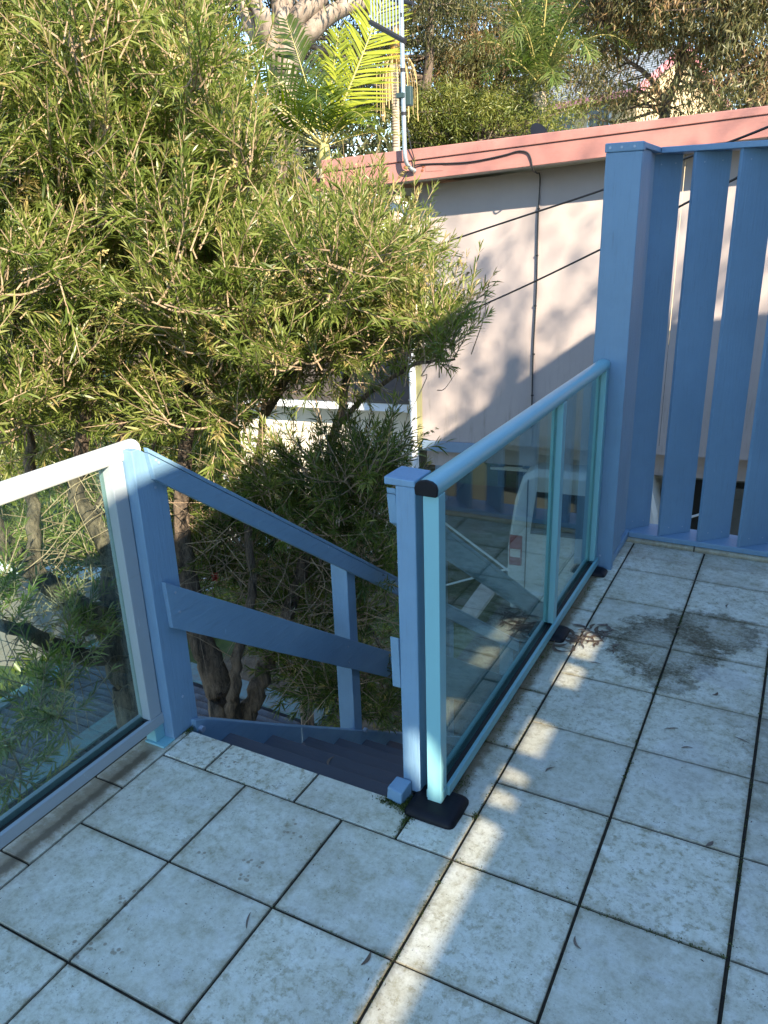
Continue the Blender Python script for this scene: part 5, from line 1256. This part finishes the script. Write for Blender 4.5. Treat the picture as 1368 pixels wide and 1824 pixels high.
for (p0, p1, cnt, ln) in (((-2.433, 0.942, 0.153), (-2.059, 1.184, -0.229), 110, .45), ((-2.069, 0.586, 0.069), (-2.042, 0.970, -0.349), 60, .35), ((-2.012, 1.599, -0.039), (-1.574, 2.084, -0.429), 90, .5), ((-1.881, 1.851, 0.010), (-1.259, 2.048, -0.215), 80, .5), ((-1.542, 1.738, -0.260), (-1.096, 2.026, -0.631), 45, .4), ((-2.348, 1.227, 0.341), (-2.163, 1.589, 0.538), 60, .5), ((-1.395, 1.964, 0.954), (-0.894, 2.128, 0.952), 40, .4)):
    for k in range(cnt):
        a = np.array(p0) + (np.array(p1) - np.array(p0)) * random.random() + rng.normal(0, .10, 3)
        d = unit(rng.normal(0, 1, 3) * np.array([1, 1, .7]) + np.array([0, 0, .3])) * ln * random.uniform(.5, 1.2)
        tg_.tube(curve_pts([a, a + d * .5 + rng.normal(0, .03, 3), a + d + np.array([0, 0, -.05]) + rng.normal(0, .05, 3)], 3), [.0028, .0026, .0024, .0022, .002, .0016, .001][:7], 3, False)
part('bare_twigs', tg_, twig_m, bt, stuff=True)
# one red brush flower deep in the shade
fl = (-1.878, 1.655, -0.126)
n = 160
P = np.array(fl) + np.column_stack([rng.normal(0, .004, n), rng.normal(0, .004, n), rng.uniform(-.02, .02, n)])
V, F, ti = diamonds(P, np.column_stack([rng.normal(0, 1, n), rng.normal(0, 1, n), rng.normal(.2, .3, n)]), np.full(n, .017), np.full(n, .002), np.zeros(n))
o = quads_mesh('brush_flower', V, F, ti, red_m, None, stuff=False)
tagit(o, 'single red brush flower in the shaded bottlebrush behind the stair post', 'flower')

# ------------------------------------------------------------------ eucalypts and other background trees
def gum(label, name, base, limbs, blobs, ncl, per, L, bark, leafm, hang=.9, sd=.32, big=.11, bright=.5):
    t = thing(name, label, 'tree', base)
    SK = []
    for i, (pts, r0, r1) in enumerate(limbs):
        c = curve_pts(pts, 5)
        part('trunk' if i == 0 else 'limb', MB().tube(c, [r0 + (r1 - r0) * k / (len(c) - 1) for k in range(len(c))], 9), bark, t, smooth_=True)
        s, _ = sample_path([Vector(p) for p in c], [1] * len(c), .3)
        SK += s
    SK = np.array(SK)
    tot = sum(b[1][0] * b[1][1] * b[1][2] for b in blobs)
    C = []
    for ctr, rad in blobs:
        k = max(3, int(ncl * rad[0] * rad[1] * rad[2] / tot))
        u = unit(rng.normal(size=(k, 3))) * rng.uniform(.25, 1, (k, 1)) ** .5
        C.append(np.array(ctr) + u * np.array(rad))
    C = np.concatenate(C)
    br = MB()
    for c in C[::2]:
        j = int(np.argmin(np.linalg.norm(SK - c, axis=1) + np.maximum(0, SK[:, 2] - c[2])))
        a = SK[j]
        q = curve_pts([a, (a + c) / 2 + rng.normal(0, .15, 3), c], 4)
        Ln = np.linalg.norm(c - a)
        r = .012 + .012 * min(2.5, Ln)
        br.tube(q, [r + (.006 - r) * k / (len(q) - 1) for k in range(len(q))], 4, False)
    part('branches', br, bark, t, smooth_=True, stuff=True)
    n = len(C) * per
    ci = np.repeat(np.arange(len(C)), per)
    sz = rng.uniform(.6, 1.4, len(C))[ci]
    P = C[ci] + rng.normal(0, 1, (n, 3)) * (np.array([sd, sd, sd * .75]) * sz[:, None])
    D = rng.normal(0, .55, (n, 3)) + np.array([0, 0, -hang])
    tb = rng.normal(bright, .24, len(C))[ci]
    ti = np.clip(tb + rng.normal(0, .10, n), 0, 1)
    Ls = rng.uniform(.7, 1.3, n) * L
    V, F, tt = diamonds(P, D, Ls, Ls * big * rng.uniform(1.4, 2.2, n), ti)
    quads_mesh('foliage', V, F, tt, leafm, t)
    return t


gum('massive pale gum tree with smooth mottled limbs and a sawn stub, behind the bright palm', 'gum_tree', tuple(Vector((-6.110, 8.795, -2.750))),
    [(V_([(-6.110, 8.795, -2.750), (-6.123, 8.786, 2.274), (-6.082, 8.814, 3.449), (-6.034, 8.846, 3.908), (-6.047, 8.838, 4.664), (-5.960, 8.896, 5.843)]), .24, .12),
     (V_([(-6.082, 8.814, 3.449), (-5.800, 8.880, 3.789), (-5.602, 8.887, 3.927), (-5.433, 8.990, 4.068), (-5.215, 9.117, 4.169), (-5.038, 9.330, 4.260), (-4.653, 9.641, 4.629)]), .14, .085),
     (V_([(-6.090, 8.809, 3.516), (-5.960, 8.775, 3.792), (-5.876, 8.831, 3.970), (-5.721, 8.812, 4.105), (-5.522, 8.936, 4.270), (-5.363, 9.147, 4.811)]), .15, .11),
     (V_([(-6.113, 8.793, 3.450), (-6.171, 8.632, 3.730), (-6.286, 8.551, 3.879), (-6.363, 8.496, 4.038), (-6.413, 8.459, 4.301), (-6.546, 8.485, 4.845)]), .12, .08),
     (V_([(-6.067, 8.704, 3.467), (-6.031, 8.486, 3.725), (-6.019, 8.372, 3.906), (-5.983, 8.275, 4.069)]), .13, .10),
     (V_([(-6.019, 8.372, 3.906), (-6.122, 8.422, 4.101), (-6.236, 8.463, 4.308), (-6.321, 8.526, 4.759)]), .09, .07)],
    [((-6.762, 8.947, 5.294), (2.2,2.2,1.0)), ((-5.638, 10.256, 5.302), (2.4,2.2,1.0)), ((-8.895, 9.128, 5.008), (2.0,1.5,1.0)), ((-6.568, 11.454, 4.381), (.9,.9,1.0)), ((-6.515, 12.056, 3.723), (.7,.7,.8))],
    330, 110, .11, gum_bark, euc_leaf, bright=.5)
gum('olive eucalypt with dense drooping crown left of the feather palm', 'eucalypt_tree', tuple(Vector((-6.453, 16.497, -2.750))),
    [(V_([(-6.453, 16.497, -2.750), (-6.396, 16.520, 2.566), (-6.354, 16.536, 4.215), (-6.475, 16.488, 5.766)]), .2, .08), (V_([(-6.370, 16.530, 3.459), (-6.747, 15.941, 4.185), (-7.019, 15.711, 5.103)]), .09, .03), (V_([(-6.371, 16.530, 3.678), (-5.670, 16.367, 4.440), (-5.341, 16.376, 5.401)]), .09, .03)],
    [((-6.256, 16.575, 5.351), (1.5,1.5,1.1)), ((-6.707, 15.849, 4.171), (1.0,1.2,.9)), ((-5.465, 15.803, 4.247), (1.2,1.2,1.0)), ((-4.737, 17.093, 5.250), (1.1,1.3,.9)), ((-4.286, 18.253, 4.538), (.8,.8,.5))],
    470, 110, .11, dark_bark, euc_leaf, bright=.72, sd=.17)
gum('dark leaved eucalypt hanging over the slim palm beside the aerial', 'eucalypt_tree', tuple(Vector((-6.522, 14.289, -2.750))),
    [(V_([(-6.522, 14.289, -2.750), (-6.536, 14.283, 2.999), (-6.451, 14.322, 4.446), (-6.391, 14.349, 5.714)]), .13, .06)],
    [((-6.533, 14.284, 5.633), (1.2,1.2,1.0)), ((-7.001, 14.615, 4.834), (.55,.7,.7)), ((-8.034, 14.645, 4.463), (1.0,.8,.8)), ((-9.152, 15.155, 4.325), (1.0,.8,.9))],
    170, 100, .11, dark_bark, euc_leaf, bright=.32, sd=.18)
gum('open crowned eucalypt with dark crooked limbs in front of the gabled house', 'eucalypt_tree', tuple(Vector((-1.902, 13.651, -2.750))),
    [(V_([(-1.902, 13.651, -2.750), (-1.931, 13.646, 2.560), (-1.938, 13.645, 3.142), (-1.770, 13.673, 3.613), (-1.780, 13.672, 4.161), (-1.538, 13.709, 4.592), (-1.281, 13.744, 5.147)]), .10, .03),
     (V_([(-1.916, 13.649, 3.182), (-2.239, 13.386, 3.625), (-2.594, 13.311, 3.889), (-2.877, 13.245, 4.379)]), .04, .015),
     (V_([(-1.768, 13.674, 3.771), (-1.367, 13.531, 3.939), (-1.051, 13.470, 4.043), (-0.542, 13.419, 4.192), (0.050, 13.455, 4.263)]), .035, .07)],
    [((-2.598, 13.515, 4.544), (1.0,1.1,.6)), ((-1.678, 13.688, 4.381), (1.2,1.2,.55)), ((-2.782, 13.473, 3.528), (.35,.6,.45)), ((-1.208, 13.250, 3.505), (.45,.5,.4)), ((-2.230, 13.591, 5.111), (1.6,1.5,.6)), ((-1.901, 13.144, 3.172),(.8,.6,.3)), ((-2.802, 13.263, 3.180),(.5,.5,.3))],
    400, 60, .11, dark_bark, euc_leaf, bright=.70, sd=.2)
gum('leafy eucalypt at the right edge above the end of the fascia', 'eucalypt_tree', tuple(Vector((-0.459, 12.824, -2.750))),
    [(V_([(-0.459, 12.824, -2.750), (-0.548, 12.817, 2.725), (-0.717, 12.802, 3.328), (-0.764, 12.797, 4.043), (-0.717, 12.802, 4.852)]), .09, .04), (V_([(-0.717, 12.802, 3.328), (-0.411, 12.627, 3.628), (-0.080, 12.648, 3.799)]), .05, .02)],
    [((-0.673, 12.806, 3.894), (.9,.9,.8)), ((-0.671, 12.806, 3.251), (.9,.9,.55)), ((-0.253, 12.839, 3.987), (1.0,1.0,1.2)), ((-1.050, 12.765, 4.625), (1.4,1.2,.6))],
    300, 80, .105, dark_bark, euc_leaf, bright=.66, sd=.17)
gum('bushy bright green tree just behind the roof edge near the mast', 'shrub_tree', tuple(Vector((-4.926, 11.717, -2.750))),
    [(V_([(-4.926, 11.717, -2.750), (-4.926, 11.717, 2.145), (-4.884, 11.735, 2.563), (-4.801, 11.770, 2.969)]), .08, .03), (V_([(-4.884, 11.735, 2.563), (-4.592, 11.856, 2.674), (-4.190, 11.798, 2.765)]), .045, .02)],
    [((-4.924, 11.718, 3.136), (.75,.8,.4)), ((-4.346, 11.953, 2.989), (.7,.7,.35)), ((-5.332, 11.533, 3.073), (.4,.6,.3)), ((-4.015, 12.602, 3.303), (.5,.5,.35)), ((-3.377, 11.654, 2.889), (.35,.35,.22)), ((-3.075, 11.952, 2.928), (.3,.3,.2)), ((-5.172, 11.827, 2.670), (.7,.5,.25))],
    260, 120, .075, dark_bark, dark_leaf, hang=.3, bright=.68, sd=.13)
gum('dark spreading tree far behind the left bottlebrush', 'eucalypt_tree', tuple(Vector((-10.754, 10.110, -2.750))),
    [(V_([(-10.754, 10.110, -2.750), (-10.708, 10.157, 3.028), (-10.489, 10.372, 4.509), (-10.289, 10.562, 5.818)]), .2, .1)],
    [((-9.830, 10.975, 4.944), (1.8,1.4,1.2)), ((-9.746, 11.046, 3.473), (2.5,1.4,1.5)), ((-11.414, 9.400, 3.465), (2.0,1.4,1.5)), ((-7.385, 11.546, 2.799), (1.6,1.0,1.2)), ((-9.172, 10.221, 0.839), (3.5,1.2,1.5)), ((-11.088, 8.231, 0.970), (2.5,1.2,1.5))],
    500, 90, .13, dark_bark, euc_leaf, bright=.52, sd=.26)
# a far belt of trees that reads as one mass
n = 60000
u = rng.uniform(0, 1, n)
bx = -34 + u * 44; byy = 40 + rng.normal(0, 2.0, n) + 4 * np.sin(u * 17)
hh = (5.2 + 2.2 * np.sin(u * 23) + 1.3 * np.sin(u * 61 + 1))
Pz = GZ + rng.uniform(0, 1, n) ** .8 * (hh + 2.75)
cl = np.round(u * 160) / 160
bx = bx * .35 + (-34 + cl * 44) * .65
P = np.column_stack([bx, byy, Pz])
tint = np.clip(.4 + .2 * np.sin(np.round(u * 90) * 7.1) + rng.normal(0, .12, n), 0, 1)
V, F, tt = diamonds(P, rng.normal(0, .6, (n, 3)) + np.array([0, 0, -.6]), rng.uniform(.3, .6, n), rng.uniform(.12, .22, n), tint)
o = quads_mesh('distant_woodland', V, F, tt, euc_leaf, None)
o['label'] = 'far belt of eucalypt woodland behind the houses'
n = 26000
P = np.column_stack([rng.uniform(-22, -7.5, n), rng.uniform(8.5, 11, n), np.zeros(n)])
P[:, 2] = GZ + rng.uniform(0, 1, n) * (1.7 + .6 * np.sin(P[:, 0] * 2.1))
V, F, tt = diamonds(P, rng.normal(0, .7, (n, 3)) + np.array([0, 0, .2]), rng.uniform(.10, .2, n), rng.uniform(.03, .06, n), np.clip(rng.normal(.6, .2, n), 0, 1))
o = quads_mesh('garden_hedge', V, F, tt, dark_leaf, None)
o['label'] = 'sunlit low green hedge along the back of the garden'
# tree outside the picture whose crown dapples the neighbour's wall
gum('tall gum tree standing beside the deck house', 'gum_tree', (10.5, -3.2, GZ),
    [(V_([(10.5, -3.2, GZ), (10.4, -3.1, 2), (10.0, -2.8, 6), (9.6, -2.4, 9)]), .3, .1)],
    [((7.2, -.2, 7.4), (1.3, 1.2, .7)), ((9.2, -1.2, 8.0), (1.2, 1.2, .8)), ((10.2, -2.0, 9.6), (1.6, 1.5, .8)), ((11.5, .5, 8.2), (1.2, 1.2, .7))],
    40, 34, .2, gum_bark, euc_leaf, sd=.34)


# ------------------------------------------------------------------ palms
def frond(t, base, azim, elev, length, droop, leafL, npair, m, tint0, plume=0.25, name='frond', vee=.5, roll=0.0):
    base = Vector(base)
    h = Vector((math.cos(azim), math.sin(azim), 0))
    d = h * math.cos(elev) + Vector((0, 0, 1)) * math.sin(elev)
    pts = []
    n = 14
    p = base.copy()
    for i in range(n + 1):
        pts.append(p.copy())
        s = i / n
        dd = (d + Vector((0, 0, -1)) * droop * s * s).normalized()
        p = p + dd * length / n
    fo = part(name, MB().tube(pts, [.022 * (1 - .85 * k / n) * length / 2.2 for k in range(n + 1)], 5), rachis_m, t, smooth_=True)
    A = np.array([tuple(q) for q in pts])
    V, F, tt = [], [], []
    off = 0
    sidev = np.array(tuple(h.cross(Vector((0, 0, 1))).normalized()))
    for sgn in (-1, 1):
        s = np.linspace(.16, .995, npair) + rng.normal(0, .003, npair)
        s = np.clip(s, 0, .999)
        i = (s * n).astype(int); f = (s * n - i)[:, None]
        P = A[i] * (1 - f) + A[i + 1] * f
        tg = unit(A[i + 1] - A[i])
        sv = unit(np.cross(tg, np.cross(sidev, tg)))
        if roll:
            sv = sv * math.cos(roll) + np.cross(tg, sv) * math.sin(roll)
        upv = np.cross(sv, tg) * (1 if True else -1)
        if not roll:
            upv = np.where(upv[:, 2:3] < 0, -upv, upv)
        Ln = leafL * np.sin(np.pi * np.clip(.18 + .78 * s, 0, 1)) ** .6 * rng.uniform(.88, 1.08, npair)
        D0 = unit(sgn * sv * 1.0 + tg * (.55 + .5 * s[:, None]) + upv * vee + rng.normal(0, plume * .4, (npair, 3)))
        w = leafL * .045
        prev = P; rows = []
        Wd = unit(np.cross(D0, upv))
        for q, ww in ((0, .5), (.33, 1.0), (.68, .8), (1.0, .06)):
            c = P + D0 * (Ln * q)[:, None] + np.array([0, 0, -1]) * (Ln * q * q * rng.uniform(.12, .42))[:, None]
            rows.append((c - Wd * w * .5 * ww, c + Wd * w * .5 * ww))
        vv = np.stack([x for r in rows for x in r], 1).reshape(-1, 3)
        b = (np.arange(npair) * 8)[:, None] + off
        ti = np.clip(tint0 + rng.normal(0, .12, npair), 0, 1)
        for k in range(3):
            F.append(b + np.array([[2 * k, 2 * k + 1, 2 * k + 3, 2 * k + 2]])); tt.append(ti)
        V.append(vv); off += len(vv)
    quads_mesh('leaflets', np.concatenate(V), F, tt, m, fo)
    return fo


pt = thing('palm_tree', 'young palm with glowing yellow green fronds behind the bottlebrush', 'palm', tuple(Vector((-4.663, 7.586, -2.750))))
part('trunk', MB().tube(curve_pts([(-4.663, 7.586, -2.750), (-4.699, 7.564, 1.396), (-4.731, 7.544, 2.154)], 5), [.10] * 11, 10), palm_bark, pt, smooth_=True)
part('crownshaft', MB().tube([(-4.731, 7.544, 2.154), (-4.723, 7.549, 2.324), (-4.716, 7.553, 2.469)], [.085, .07, .04], 10), rachis_m, pt, smooth_=True)
cb = (-4.720, 7.551, 2.385)
R_ = math.radians
for (az, el, ln, dr, ll, np_, ti, vee, *ro) in ((26, 62, 1.85, -.2, .56, 52, .95, .05, 85), (35, 80, 1.2, .3, .42, 40, .75, .15, 60), (212, 76, 1.35, .25, .46, 44, .22, .05, 80), (205, 58, 1.4, .7, .46, 40, .28, .2, 70), (200, 40, 1.9, .5, .55, 42, .42, .2, 60), (208, 20, 1.8, .7, .55, 40, .5, .3, 40), (10, 40, 1.0, 1.3, .38, 34, .5, .3), (215, 25, 1.6, .9, .5, 36, .5, .3),
        (25, 18, .95, .8, .34, 32, .72, .5), (-62, 50, 1.2, 1.6, .42, 36, .35, .3), (240, 40, 1.5, 1.2, .45, 38, .35, .3), (-30, 35, 1.1, 1.5, .40, 34, .4, .3), (195, 5, 1.4, .9, .42, 34, .5, .3)):
    frond(pt, cb, R_(az), R_(el), ln, dr, ll, np_, palm_leaf, ti, vee=vee, roll=R_(ro[0]) if ro else 0.0)
pt = thing('palm_tree', 'slim ringed palm trunk with golden crownshaft behind the aerial mast', 'palm', tuple(Vector((-5.268, 10.452, -2.750))))
part('trunk', MB().tube(curve_pts([(-5.268, 10.452, -2.750), (-5.283, 10.444, 1.321), (-5.251, 10.460, 2.365), (-5.242, 10.465, 3.676)], 8), [.058] * 25, 12), palm_bark, pt, smooth_=True)
rg = MB()
for k in range(28):
    a = Vector((-5.250, 10.461, 2.582)).lerp(Vector((-5.243, 10.464, 3.655)), k / 28)
    rg.tube([tuple(a), tuple(a + Vector((0, 0, .012)))], .0595, 12)
part('trunk_ring', rg, dark_bark, pt, stuff=True)
part('crownshaft', MB().tube([(-5.242, 10.465, 3.676), (-5.241, 10.466, 3.748), (-5.237, 10.467, 3.891), (-5.233, 10.469, 4.208), (-5.230, 10.471, 4.485), (-5.224, 10.474, 4.756)], [.06, .068, .072, .062, .05, .04], 12), shaft_m, pt, smooth_=True)
cb = (-5.224, 10.474, 4.756)
for k in range(9):
    frond(pt, cb, R_(k * 40 + 12), R_(38 + 20 * (k % 3)), 2.3, 1.5, .55, 36, palm_leaf, .45, vee=.3)
st = MB()
for k in range(34):
    b0 = np.array((-5.242, 10.465, 3.698)) + np.array([0, 0, 0.0])
    a = random.uniform(0, 6.28); r = random.uniform(.10, .34)
    q = [b0, b0 + np.array([math.cos(a) * r * .6, math.sin(a) * r * .6, random.uniform(0, .12)]), b0 + np.array([math.cos(a) * r, math.sin(a) * r, -random.uniform(.1, .25)]), b0 + np.array([math.cos(a) * r * 1.05, math.sin(a) * r * 1.05, -random.uniform(.4, .8)])]
    st.tube(curve_pts(q, 3), .007, 3, False)
part('dead_flower_stalk', st, plain('straw', (.45, .33, .15), .8), pt, stuff=True)
pt = thing('palm_tree', 'feather palm with shaggy green fronds rising above the salmon fascia', 'palm', tuple(Vector((-3.633, 12.411, -2.750))))
part('trunk', MB().tube(curve_pts([(-3.633, 12.411, -2.750), (-3.648, 12.407, 2.685), (-3.672, 12.399, 3.373)], 5), .11, 10), palm_bark, pt, smooth_=True)
cb = (-3.676, 12.398, 3.491)
for (az, el, ln, dr) in ((28, 74, 2.1, .9), (-62, 72, 2.1, 1.2), (208, 75, 2.1, .9), (-20, 62, 1.9, 1.5), (250, 62, 1.9, 1.5), (60, 60, 2.0, 1.2), (170, 60, 2.0, 1.2), (-90, 50, 1.7, 1.8), (-40, 40, 1.6, 2.0), (225, 45, 1.6, 1.8), (10, 45, 1.7, 1.8), (118, 70, 2.1, 1.2), (-62, 86, 2.2, .5), (-110, 30, 1.4, 1.8), (-60, 20, 1.2, 1.8), (30, 88, 2.2, .3)):
    frond(pt, cb, R_(az), R_(el), ln, dr, .42, 60, feather_leaf, random.uniform(.5, .95), plume=1.1, vee=.35)
